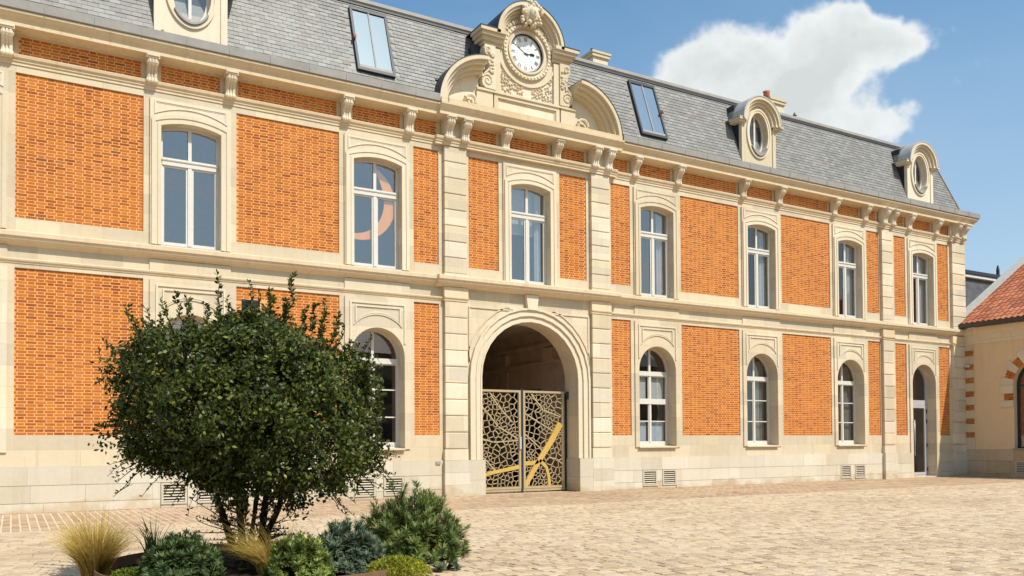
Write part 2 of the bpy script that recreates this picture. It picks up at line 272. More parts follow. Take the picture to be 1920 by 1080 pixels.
# ------------------------------------------------------------------ mesh helpers
class MB:
    def __init__(s): s.v = []; s.f = []
    def add(s, vs, fs):
        n = len(s.v); s.v.extend(vs); s.f.extend([tuple(i+n for i in f) for f in fs]); return s
    def box(s, x0, x1, y0, y1, z0, z1):
        return s.add([(x0,y0,z0),(x1,y0,z0),(x1,y1,z0),(x0,y1,z0),(x0,y0,z1),(x1,y0,z1),(x1,y1,z1),(x0,y1,z1)],
                     [(0,1,5,4),(1,2,6,5),(2,3,7,6),(3,0,4,7),(4,5,6,7),(3,2,1,0)])
    def prism(s, poly, y0, y1):                      # polygon in XZ, extruded along Y
        n = len(poly)
        vs = [(x, y0, z) for x, z in poly] + [(x, y1, z) for x, z in poly]
        return s.add(vs, [tuple(range(n)), tuple(range(2*n-1, n-1, -1))] + [(i, n+i, n+(i+1) % n, (i+1) % n) for i in range(n)])
    def extr_x(s, prof, x0, x1, c0=0.0, c1=0.0):     # profile in (y,z), extruded along X; c0/c1 mitre per unit of projection
        n = len(prof)
        vs = [(x0 + c0*y, y, z) for y, z in prof] + [(x1 + c1*y, y, z) for y, z in prof]
        return s.add(vs, [tuple(range(n)), tuple(range(2*n-1, n-1, -1))] + [(i, n+i, n+(i+1) % n, (i+1) % n) for i in range(n)])
    def extr_y(s, prof, y0, y1):                     # profile in (x,z), extruded along Y
        return s.prism(prof, y0, y1)
    def strip(s, outer, inner, y0, y1, closed=False, back=False):
        n = len(outer); rng = range(n if closed else n-1); k = lambda i: i % n
        vs = [(x, y0, z) for x, z in outer] + [(x, y0, z) for x, z in inner] + [(x, y1, z) for x, z in outer] + [(x, y1, z) for x, z in inner]
        fs = []
        for i in rng:
            a, b = k(i), k(i+1)
            if outer[a] != outer[b] or inner[a] != inner[b]:
                fs.append((a, b, n+b, n+a))
                if back: fs.append((2*n+a, 3*n+a, 3*n+b, 2*n+b))
            if outer[a] != outer[b]: fs.append((a, 2*n+a, 2*n+b, b))
            if inner[a] != inner[b]: fs.append((n+a, n+b, 3*n+b, 3*n+a))
        if not closed:
            fs += [(0, n, 3*n, 2*n), (n-1, 2*n-1+2*n, 2*n-1, n-1)][:1]; fs.append((n-1, 3*n-1, 4*n-1, 2*n-1))
        return s.add(vs, fs)
    def tube(s, pts, rads, n=8):
        pts = [Vector(p) for p in pts]; base = len(s.v); up_ = Vector((0.13, 0.07, 1)).normalized()
        for i, p in enumerate(pts):
            d = (pts[min(i+1, len(pts)-1)] - pts[max(i-1, 0)]).normalized()
            a = d.cross(up_ if abs(d.dot(up_)) < 0.95 else Vector((1, 0, 0))).normalized(); b = d.cross(a)
            for k in range(n):
                q = 2*math.pi*k/n; s.v.append(tuple(p + (a*math.cos(q) + b*math.sin(q))*rads[i]))
        for i in range(len(pts)-1):
            for k in range(n):
                s.f.append((base+i*n+k, base+i*n+(k+1) % n, base+(i+1)*n+(k+1) % n, base+(i+1)*n+k))
        s.f.append(tuple(base+k for k in range(n))[::-1]); e = base+(len(pts)-1)*n; s.f.append(tuple(e+k for k in range(n)))
        return s
    def blob(s, c, r, seed=0):                       # small faceted ellipsoid for carving
        st, sl_ = 5, 7; vs = [(c[0], c[1], c[2]-r[2])]; fs = []
        for i in range(1, st):
            th = math.pi*i/st
            for k in range(sl_):
                ph = 2*math.pi*k/sl_
                vs.append((c[0]+r[0]*math.sin(th)*math.cos(ph), c[1]+r[1]*math.sin(th)*math.sin(ph), c[2]-r[2]*math.cos(th)))
        vs.append((c[0], c[1], c[2]+r[2])); L = len(vs)-1
        for k in range(sl_):
            fs.append((0, 1+(k+1) % sl_, 1+k)); fs.append((L, L-sl_+k, L-sl_+(k+1) % sl_))
            for i in range(st-2):
                a = 1+i*sl_; fs.append((a+k, a+(k+1) % sl_, a+sl_+(k+1) % sl_, a+sl_+k))
        return s.add(vs, fs)
    def mesh(s, name, mat, smooth=False, recalc=True):
        me = bpy.data.meshes.new(name); me.from_pydata(s.v, [], s.f)
        if recalc and len(s.f) < 60000:
            bm = bmesh.new(); bm.from_mesh(me); bmesh.ops.recalc_face_normals(bm, faces=bm.faces); bm.to_mesh(me); bm.free()
        if smooth: me.polygons.foreach_set('use_smooth', [True]*len(me.polygons))
        if mat: me.materials.append(MATS[mat])
        me.update(); return me
    def build(s, name, mat, parent=None, smooth=False, recalc=True, origin=None):
        if origin is not None:
            o3 = Vector(origin); s.v = [tuple(Vector(v)-o3) for v in s.v]
        return place(name, s.mesh(name, mat, smooth, recalc), parent, origin or (0, 0, 0))
def wloc(p):
    l = Vector((0, 0, 0))
    while p is not None: l = l + p.location + p.matrix_parent_inverse.translation; p = p.parent
    return l
def place(name, me, parent=None, loc=(0, 0, 0), rot=None, scale=None):
    o = bpy.data.objects.new(name, me); col.objects.link(o); o.location = loc
    if rot is not None: o.rotation_euler = rot
    if scale is not None: o.scale = scale
    if parent is not None:
        o.parent = parent
        b = Vector(parent['base']) if 'base' in parent else Vector((0, 0, 0))
        o.matrix_parent_inverse = Matrix.Translation(-b)
        o['base'] = list(loc)
    else: o['base'] = list(loc)
    return o
def thing(name, label, cat, loc, group=None):
    o = bpy.data.objects.new(name, None); col.objects.link(o); o.location = loc; o.empty_display_size = 0.2
    o['base'] = list(loc); o['label'] = label; o['category'] = cat
    if group: o['group'] = group
    return o
def tag(o, label=None, cat=None, group=None, kind=None):
    if label: o['label'] = label
    if cat: o['category'] = cat
    if group: o['group'] = group
    if kind: o['kind'] = kind
    return o
def seg_arc(cx, zs, w_, rise, n=14):                 # left spring -> right spring
    if rise >= w_ - 1e-6:
        return [(cx - w_*math.cos(math.pi*i/n), zs + rise*math.sin(math.pi*i/n)) for i in range(n+1)]
    rr = (w_*w_ + rise*rise)/(2*rise); zc = zs + rise - rr; a = math.asin(w_/rr)
    return [(cx + rr*math.sin(-a + 2*a*i/n), zc + rr*math.cos(-a + 2*a*i/n)) for i in range(n+1)]

# ------------------------------------------------------------------ layout of the long facade (X along it, Y = 0 wall plane, Z up)
C = 12.74
UP = [C-13.74, C-9.20, C-4.63, C, C+4.63, C+9.20, C+13.74, 30.80]
XL, XR = -4.7, 33.50
WIDE = [(-4.58, -2.02), (0.02, 2.52), (4.56, 7.09), (18.39, 20.92), (22.96, 25.46)]
NARROW = [(9.13, 9.86), (15.62, 16.35), (27.50, 28.20), (29.10, 29.78), (31.82, 32.52)]
MID = [(10.77, 11.72), (13.76, 14.71)]
PIL = [(C-2.42, .66), (C+2.42, .66), (28.56, .61)]
HB = 0.89                                            # half width of a stone window bay
bld = thing('clock_building', 'long two storey orange brick and cream limestone building with slate mansard and clock pediment', 'building', (C, 3.0, 0))

# --- wall cores by layer
core = MB()
def layer(z0, z1, occupied, y0=-.03, y1=.45):
    x = XL
    for a, b in sorted(occupied) + [(XR, XR)]:
        if a - x > 0.002: core.box(x, a, y0, y1, z0, z1)
        x = max(x, b)
HL = 0.735
low_open = [(c-HL, c+HL) for i, c in enumerate(UP) if i != 3]
ARCH = (C-1.6, C+1.6)
bay_low = [(c-HB, c+HB) for i, c in enumerate(UP) if i != 3] + [(C-2.05, C+2.05)]
bay_up = [(c-HB, c+HB) for c in UP]
# behind the plinth blocks
layer(0.0, 0.97, [(C-2.0, C+2.0), (UP[7]-HB+.02, UP[7]+HB-.02)], .05)
layer(0.97, 1.28, [(C-2.05, C+2.05), (UP[7]-HB, UP[7]+HB)])
layer(1.28, 1.64, bay_low)
layer(1.64, 5.17, bay_low + [b for b in WIDE + NARROW])
layer(5.17, 5.95, [(C-2.05, C+2.05)])
layer(5.95, 6.23, bay_up)
layer(6.23, 9.31, bay_up + WIDE + NARROW + MID)
layer(9.31, 9.70, [])
core.box(C-2.05, C+2.05, -.03, .45, 5.2, 5.95)
core.build('wall', 'limestone', bld)
fz = MB(); fz.box(XL, XR, -.03, .45, 10.09, 10.3); fz.box(XL, XR, .008, .45, 9.70, 10.09)
fz.build('frieze', 'trim_stone', bld)
# rear and side shell of the building so that it stands as a volume
sh = MB(); sh.box(XR-.35, XR-.02, .45, 9.4, 0, 10.3); sh.box(XL+.02, XL+.35, .45, 9.4, 0, 10.3); sh.box(XL+.02, XR-.02, 9.4, 9.8, 0, 10.3)
sh.build('rear_wall', 'limestone', bld)

# --- brick panels: mortar beds, every brick a piece
panels = [(a, b, 1.64, 5.17) for a, b in WIDE + NARROW] + [(a, b, 6.23, 9.31) for a, b in WIDE + NARROW + MID]
# frieze panels lie between the consoles
CONS = []
for i, c in enumerate(UP): CONS += [(c-.86, 0), (c+.86, 0)]
for pc, pw in PIL: CONS += [(pc-.25, .11), (pc+.25, .11)]
CONS += [(32.80, .11), (33.30, .11)]
CONS.sort()
pair_gaps = [(pc-.4, pc+.4) for pc, pw in PIL]
fr = []
for (a, da), (b, db) in zip(CONS[:-1], CONS[1:]):
    if da and db: continue
    fr.append((a+.21 + (.03 if da else 0), b-.21 - (.03 if db else 0), 9.70, 10.09))
fr.insert(0, (XL+.1, CONS[0][0]-.21, 9.70, 10.09)); fr = [q for q in fr if q[1]-q[0] > .12]
COURSE, BH, PER, ST, HD, JT = .0664, .044, .362, .202, .114, .023
bricks = []
mort = MB()
for (a, b, z0, z1) in panels + fr:
    if z0 > 9.5: mort.box(a, b, .0045, .03, z0, z1)
    else: mort.box(a, b, .0055, .45, z0, z1)
    n = max(1, int(round((z1-z0)/COURSE))); ch = (z1-z0)/n
    ph = random.uniform(0, PER)
    for r in range(n):
        zc = z0 + (r+.5)*ch; x = a - ((r % 2)*(PER/2) + ph) % PER - PER
        k = 0
        while x < b:
            L = ST if k % 2 == 0 else HD
            p, q = max(x, a+.006), min(x+L, b-.006)
            if q - p > .035: bricks.append((p, q, zc, random.uniform(-.002, .002)))
            x += L + JT; k += 1
mort.build('mortar_bed', 'mortar', bld)
def visible(p): 
    x, y, d = px(p); return 0 <= x <= 1920 and 0 <= y <= 1080
HOLE = (4.69, 5.12, 4.62, 4.88)
bricks = [q for q in bricks if not (q[1] > HOLE[0] and q[0] < HOLE[1] and HOLE[2]-.02 < q[2] < HOLE[3]+.02)]
key = []
for i, (p, q, z, j) in enumerate(bricks):
    xx, yy, d = px(((p+q)/2, 0, z)); key.append((0 if (4 < xx < 1916 and 4 < yy < 1076 and not (190 < xx < 740 and 560 < yy < 960) and q-p > .1) else 1, d-(q-p)*6, i))
key.sort(); single = set(i for _, _, i in key[:300])
bm_s = MB(); bm_s.box(-.5, .5, 0, .022, -BH/2, BH/2); brick_me = bm_s.mesh('brick', 'brick_single')
bv, bf = [], []
for i, (p, q, z, j) in enumerate(bricks):
    if i in single:
        place('brick', brick_me, bld, ((p+q)/2, j, z), None, (q-p, 1, 1))
    else:
        n = len(bv); h_ = BH/2
        bv += [(p, j, z-h_), (q, j, z-h_), (q, j, z+h_), (p, j, z+h_), (p, .02, z-h_), (q, .02, z-h_), (q, .02, z+h_), (p, .02, z+h_)]
        bf += [(n, n+1, n+2, n+3), (n+4, n, n+3, n+7), (n+1, n+5, n+6, n+2), (n+3, n+2, n+6, n+7), (n+4, n+5, n+1, n)]
m = MB(); m.v = bv; m.f = bf
tag(m.build('brickwork', 'brick_many', bld, recalc=False), kind='stuff')
m = MB(); m.box(HOLE[0], HOLE[1], -.004, .005, HOLE[2], HOLE[3])
vh = m.build('wall_vent', 'black_paint', bld)
for k in range(3):
    m = MB(); zc = HOLE[2] + .05 + k*.08; m.box(HOLE[0]+.02, HOLE[1]-.02, -.012, -.005, zc, zc+.016); m.build('slat', 'dark_metal', vh)

# --- plinth blocks
def skip_ranges(z): return [(C-2.11, C+2.11), (UP[7]-HB, UP[7]+HB)] + [(pc-pw/2-.05, pc+pw/2+.05) for pc, pw in PIL]
vent_at = [UP[1], UP[2], UP[4], UP[6]]
zrow = [(0.0, .20), (.205, .57), (.575, .97)]
for ri, (z0, z1) in enumerate(zrow):
    x = XL; sk = sorted(skip_ranges(0)) + [(XR+.06, XR+.06)]
    for a, b in sk:
        xx = x
        while xx < a - .01:
            L = random.uniform(.75, 1.35); e = xx + L
            if a - e < .45: e = a
            m = MB(); y0 = -.072 + random.uniform(-.003, .003)
            cuts = []
            for vc in vent_at:
                for dx in (-.36, .42): cuts.append((vc+dx-.29, vc+dx+.29))
            segs = [(xx, e)]
            if ri < 2:
                for c0, c1 in cuts:
                    ns = []
                    for s0, s1 in segs:
                        if c1 <= s0 or c0 >= s1: ns.append((s0, s1))
                        else:
                            if c0 - s0 > .01: ns.append((s0, c0))
                            if s1 - c1 > .01: ns.append((c1, s1))
                    segs = ns
            for s0, s1 in segs:
                m = MB(); m.box(s0+.0015, s1-.0015, y0, .04, z0+.0015, z1-.0015); m.build('stone_block', 'plinth_stone', bld)
            xx = e
        x = b
# a foot below each vent and slightly proud courses
for vc in vent_at:
    for dx in (-.36, .42):
        x0, x1 = vc+dx-.28, vc+dx+.28
        m = MB(); m.box(x0, x1, -.06, .04, .0, .075); m.build('stone_block', 'plinth_stone', bld)
        g = MB(); g.strip([(x0+.002, .08), (x1-.002, .08), (x1-.002, .565), (x0+.002, .565)], [(x0+.05, .125), (x1-.05, .125), (x1-.05, .52), (x0+.05, .52)], -.085, .03, closed=True)
        gv = g.build('vent_grille', 'louvre_paint', bld)
        m = MB(); m.box(x0+.04, x1-.04, .02, .035, .11, .54); m.build('backing', 'black_paint', gv)
        for k in range(6):
            zc = .14 + k*.064
            m = MB(); m.extr_x([(-.075, zc), (-.070, zc-.004), (-.02, zc+.034), (-.025, zc+.038)], x0+.052, x1-.052); m.build('slat', 'louvre_paint', gv)

# --- trims
def trim(name, prof, segs, mat='trim_stone'):
    m = MB()
    for x0, x1, off in segs: m.extr_x([(y-off if y < -.001 else y, z) for y, z in prof], x0, x1)
    return m.build(name, mat, bld)
CEN = (C-3.02, C+3.02)
SEG = [(XL, CEN[0], 0), (CEN[0], CEN[1], .11), (CEN[1], XR+.02, 0)]
def run(prof, name, mat='trim_stone', segs=SEG, ret=0.0):
    m = MB()
    for i, (x0, x1, off) in enumerate(segs):
        p = [(y-off if y < -.001 else y, z) for y, z in prof]
        last = (i == len(segs)-1)
        m.extr_x(p, x0, x1, 0, (-1.0 if last else 0))
        if last:                                        # return along the end wall
            n = len(p); vs = [(x1 - y, y, z) for y, z in p] + [(x1 - y, 9.0, z) for y, z in p]
            m.add(vs, [tuple(range(2*n-1, n-1, -1))] + [(k, n+k, n+(k+1) % n, (k+1) % n) for k in range(n)])
    return m.build(name, mat, bld)
run([(0, 5.62), (-.05, 5.64), (-.08, 5.67), (-.15, 5.69), (-.19, 5.73), (-.205, 5.735), (-.215, 5.79), (-.25, 5.80), (-.26, 5.89), (-.24, 5.905), (0, 5.955)], 'string_course')
run([(0, 5.255), (-.045, 5.26), (-.052, 5.29), (-.075, 5.31), (-.085, 5.345), (-.07, 5.36), (0, 5.36)], 'string_moulding', segs=[SEG[0], (CEN[0], C-2.05, .0), (C+2.05, CEN[1], .0), SEG[2]])
run([(0, 9.46), (-.05, 9.46), (-.052, 9.52), (-.075, 9.53), (-.08, 9.575), (-.115, 9.60), (-.13, 9.655), (-.11, 9.67), (0, 9.705)], 'architrave_ledge')
cprof = [(0, 10.13), (-.10, 10.13), (-.11, 10.16), (-.34, 10.17), (-.345, 10.26), (-.36, 10.27), (-.365, 10.30), (-.41, 10.33), (-.45, 10.39), (-.465, 10.40), (-.47, 10.445), (0, 10.45)]
run(cprof, 'cornice')
# zinc gutter above the cornice with standing seams, interrupted by the pediment
for gx0, gx1, end in [(XL, CEN[0]-.02, False), (CEN[1]+.02, XR+.02, True)]:
    m = MB(); gp = [(-.05, 10.455), (-.49, 10.455), (-.505, 10.47), (-.515, 10.655), (-.49, 10.67), (-.10, 10.70), (-.05, 10.70)]
    m.extr_x(gp, gx0, gx1, 0, -1.0 if end else 0)
    if end:
        n = len(gp); m.add([(gx1-y, y, z) for y, z in gp] + [(gx1-y, 9, z) for y, z in gp], [tuple(range(2*n-1, n-1, -1))] + [(k, n+k, n+(k+1) % n, (k+1) % n) for k in range(n)])
    g = m.build('gutter', 'zinc', bld)
    x = gx0 + .55
    while x < gx1 + .3:
        m = MB(); m.box(x-.008, x+.008, -.521, -.50, 10.46, 10.664); m.build('seam', 'zinc', g); x += .94
# projecting frieze pieces over window bays and pilasters in the string course
for i, c in enumerate(UP):
    if i == 3: continue
    m = MB(); m.box(c-HB, c+HB, -.062, -.0305, 5.362, 5.618); m.build('frieze_block', 'limestone', bld)

# --- consoles under the cornice
cm = MB()
cp = [(0, -.56), (-.12, -.56), (-.155, -.535), (-.165, -.50), (-.15, -.46), (-.14, -.42), (-.15, -.33), (-.19, -.26), (-.27, -.20), (-.305, -.14), (-.31, -.085), (-.30, -.05), (0, -.05)]
cm.extr_x(cp, -.105, .105)
for dx in (-.062, 0, .062):
    rp = [(y-.018 if y < -.01 else y, z) for y, z in cp[1:-1]]
    n = len(rp); vs = [(dx-.02, y, z) for y, z in rp] + [(dx+.02, y, z) for y, z in rp] + [(dx-.02, y+.03, z) for y, z in rp] + [(dx+.02, y+.03, z) for y, z in rp]
    cm.add(vs, [(k, k+1, n+k+1, n+k) for k in range(n-1)] + [(k, 2*n+k, 2*n+k+1, k+1) for k in range(n-1)] + [(n+k, n+k+1, 3*n+k+1, 3*n+k) for k in range(n-1)] + [(0, n, 3*n, 2*n)])
for sx in (-1, 1):                                      # side scrolls
    for (yy, zz_, r0) in ((-.24, -.13, .065), (-.11, -.49, .05)):
        pts = [(sx*.112, yy + r0*(1-t_/14)*math.cos(t_*.75), zz_ + r0*(1-t_/14)*math.sin(t_*.75)) for t_ in range(12)]
        cm.tube(pts, [.012]*12, 5)
cm.box(-.14, .14, -.335, 0, -.05, .035); cm.box(-.125, .125, -.36, 0, -.012, .034)
cons_me = cm.mesh('console', 'carved_stone')
for x, dy in CONS:
    inside = .11 if CEN[0] < x < CEN[1] and not dy else 0
    place('console', cons_me, bld, (x, -.03 - dy - inside*.3, 10.13))
for pc, pw in PIL + [(33.05, .9)]:                       # plain blocks behind the paired consoles
    m = MB(); m.box(pc-pw/2-.04, min(pc+pw/2+.04, XR+.01), -.14, -.031, 9.69, 10.16); m.build('frieze_block', 'limestone', bld)
    m = MB(); m.extr_x([(-.0305, 9.455), (-.17, 9.455), (-.175, 9.52), (-.195, 9.53), (-.20, 9.58), (-.235, 9.61), (-.245, 9.66), (-.0305, 9.695)], pc-pw/2-.06, min(pc+pw/2+.06, XR+.05)); m.build('pilaster_cap', 'trim_stone', bld)
    m = MB(); m.extr_x([(-.0305, 5.25), (-.155, 5.25), (-.165, 5.30), (-.19, 5.325), (-.195, 5.36), (-.165, 5.362), (-.165, 5.625), (-.031, 5.625)], pc-pw/2-.03, min(pc+pw/2+.03, XR+.03)); m.build('pilaster_cap', 'trim_stone', bld)

# --- rusticated pilasters
def pil_blocks(parent, x0, x1, z0, z1, n, y0=-.145):
    h_ = (z1-z0)/n
    for k in range(n):
        a, b = z0+k*h_, z0+(k+1)*h_
        m = MB(); ch = .016; g = .011
        m.extr_x([(-.031, a+g), (y0+ch, a+g), (y0, a+g+ch), (y0, b-g-ch), (y0+ch, b-g), (-.031, b-g)], x0, x1)
        m.build('rusticated_block', 'limestone', parent)
for pc, pw in PIL + [(33.08, .86)]:
    x0, x1 = pc-pw/2, min(pc+pw/2, XR+.04)
    xlow = min(x1, 33.40)
    m = MB(); m.box(x0+.02, xlow-.02, -.12, -.0305, 1.27, 5.25); m.box(x0+.02, x1-.02, -.12, -.0305, 5.95, 9.455); m.box(x0-.03, xlow+.01, -.158, -.0305, .975, 1.265)
    m.box(x0-.03, x1+.03, -.175, -.03, 5.93, 6.0)
    p = m.build('pilaster', 'limestone', bld)
    pil_blocks(p, x0, xlow, 1.275, 5.25, 9); pil_blocks(p, x0, x1, 6.0, 9.455, 8)
    for z0, z1 in ((0, .30), (.304, .64), (.644, .97)):
        m = MB(); m.box(x0-.05, min(x1+.05, 33.41), -.195, .03, z0, z1); m.build('stone_block', 'plinth_stone', p)
m = MB(); m.box(9.72, 9.85, -.10, -.073, .86, .94); m.build('meter_box', 'zinc', bld)

# --- stone window bays, surrounds and hood panels
def notch(outw, w_, z0, zs, rise, ztop, cx, n=16):
    arc = seg_arc(cx, zs, w_, rise, n)
    inner = [(cx-w_, z0), (cx-w_, zs)] + arc + [(cx+w_, zs), (cx+w_, z0)]
    outer = [(cx-outw, z0), (cx-outw, zs)] + [(cx + (x-cx)*outw/w_, ztop) for x, z in arc] + [(cx+outw, zs), (cx+outw, z0)]
    return outer, inner
def offset_outline(cx, w_, z0, zs, rise, dlt, n=16):
    if rise >= w_ - 1e-6: arc = seg_arc(cx, zs, w_+dlt, w_+dlt, n)
    else:
        arc = seg_arc(cx, zs, w_, rise, n); rr = (w_*w_+rise*rise)/(2*rise); zc = zs+rise-rr
        k = (rr+dlt)/rr; arc = [(cx + (x-cx)*(w_+dlt)/w_, zc + math.sqrt(max(0, (rr+dlt)**2 - ((x-cx)*(w_+dlt)/w_)**2))) for x, z in arc]
    return [(cx-w_-dlt, z0)] + arc + [(cx+w_+dlt, z0)]
def ring(mb, cx, w_, z0, zs, rise, d0, d1, y0, y1):
    mb.strip(offset_outline(cx, w_, z0, zs, rise, d1), offset_outline(cx, w_, z0, zs, rise, d0), y0, y1)
def arch_poly(x0, x1, zlow, cx, zs, w_, rise, n=8):      # polygon with arched top between x0 and x1
    rr = (w_*w_+rise*rise)/(2*rise); zc = zs+rise-rr
    pts = [(x0, zlow), (x1, zlow)]
    for i in range(n+1):
        x = x1 + (x0-x1)*i/n; pts.append((x, zc + math.sqrt(max(0, rr*rr-(x-cx)**2))))
    return pts
def pane(poly, y, parent, mat='glass'):
    m = MB(); m.add([(x, y, z) for x, z in poly], [tuple(range(len(poly)))]); return m.build('pane', mat, parent)
def rect(x0, x1, z0, z1): return [(x0, z0), (x1, z0), (x1, z1), (x0, z1)]
def room(parent, x0, x1, z0, z1, mat='interior', y0=.455, depth=1.6):
    m = MB(); y1 = y0+depth
    m.add([(x0,y0,z0),(x1,y0,z0),(x1,y1,z0),(x0,y1,z0),(x0,y0,z1),(x1,y0,z1),(x1,y1,z1),(x0,y1,z1)], [(0,1,2,3),(4,5,6,7),(0,3,7,4),(1,2,6,5),(2,3,7,6)])
    m.box(x0-.4, x0, y0, y0+.02, z0, z1); m.box(x1, x1+.4, y0, y0+.02, z0, z1); m.box(x0-.4, x1+.4, y0, y0+.02, z1, z1+.3); m.box(x0-.4, x1+.4, y0, y0+.02, z0-.3, z0)
    return m.build('room', mat, parent)
def drape(parent, x0, x1, z0, z1, y, mat='curtain', amp=.03, wl=.11):
    m = MB(); n = max(6, int((x1-x0)/.02)); vs, fs = [], []
    for i in range(n+1):
        x = x0+(x1-x0)*i/n; yy = y + amp*math.sin(x/wl*6.28) + amp*.4*math.sin(x/wl*2.7)
        vs += [(x, yy, z0), (x, yy, z1)]
        if i: fs.append((2*i-2, 2*i, 2*i+1, 2*i-1))
    m.add(vs, fs); return m.build('curtain', mat, parent, smooth=True, recalc=False)

WU, ZSU, RIU = .655, 8.68, .115
for i, c in enumerate(UP):                               # first floor
    m = MB(); o_, i_ = notch(HB, WU, 5.95, ZSU, RIU, 9.309, c); m.strip(o_, i_, -.08, .45)
    bay = m.build('window_bay', 'limestone', bld)
    m = MB(); ring(m, c, WU, 5.96, ZSU, RIU, .004, .075, -.115, -.079); ring(m, c, WU, 5.96, ZSU, RIU, .075, .125, -.098, -.0792); ring(m, c, WU, 5.96, ZSU, RIU, .125, .205, -.118, -.0794)
    m.build('surround', 'carved_stone', bay)
    m = MB()                                              # hood panel: raised field with an arched foot
    arc = seg_arc(c, 8.93, .80, .20, 12)
    def field(ins): return [(c-.80+ins, 9.25-ins)] + [(c + (x-c)*(.80-ins)/.80, z+ins) for x, z in arc] + [(c+.80-ins, 9.25-ins)]
    f0, f1, f2 = field(0), field(.03), field(.055)
    m.strip(f0, f1, -.10, -.0795, closed=True); m.strip(f1, f2, -.088, -.0795, closed=True)
    m.build('hood_panel', 'carved_stone', bay)
    yf = .13; t_ = .062
    m = MB(); ring(m, c, WU, 5.965, ZSU, RIU, -t_, -.001, yf, yf+.07)
    m.box(c-WU+.04, c+WU-.04, yf+.001, yf+.069, 5.966, 6.035)
    m.box(c-WU+.05, c+WU-.05, yf-.02, yf+.065, 7.86, 8.03)
    m.box(c-.045, c+.045, yf-.012, yf+.066, 6.03, 7.862); m.box(c-.04, c+.04, yf+.002, yf+.066, 8.028, 8.80)
    win = m.build('window', 'white_paint', bld)
    m = MB(); m.extr_x([(yf-.035, 7.96), (yf-.045, 7.985), (yf-.02, 8.0), (yf-.01, 7.95)], c-WU+.03, c+WU-.03); m.build('transom_moulding', 'white_paint', win)
    for sx in (-1, 1):
        m = MB(); m.strip(rect(min(c+sx*.046, c+sx*(WU-t_)), max(c+sx*.046, c+sx*(WU-t_)), 6.035, 7.86), rect(min(c+sx*.085, c+sx*(WU-t_-.035)), max(c+sx*.085, c+sx*(WU-t_-.035)), 6.085, 7.815), yf+.012, yf+.06, closed=True); m.build('casement', 'white_paint', win)
        a, b = sorted((c+sx*.05, c+sx*(WU-.055)))
        pane(rect(a, b, 6.03, 7.87), yf+.04, win, 'glass_sky' if i < 5 else 'glass'); pane(arch_poly(a, b, 8.0, c, ZSU, WU-.05, RIU), yf+.04, win, 'glass_sky' if i < 5 else 'glass')
    m = MB(); m.box(c-WU-.0, c+WU+.0, -.10, yf, 5.935, 5.963); m.build('sill', 'lead_white', win)
    room(win, c-.95, c+.95, 5.7, 9.1, 'interior' if i > 4 else 'interior_pale')
    if i in (4, 5, 6, 7): drape(win, c+.30, c+.62, 5.95, 8.72, .32)
    if i == 3: drape(win, c+.36, c+.60, 5.95, 8.7, .30); 
    if i == 3:
        m = MB(); m.box(c-.6, c+.62, .40, .42, 7.45, 8.75); m.build('blind', 'curtain', win)

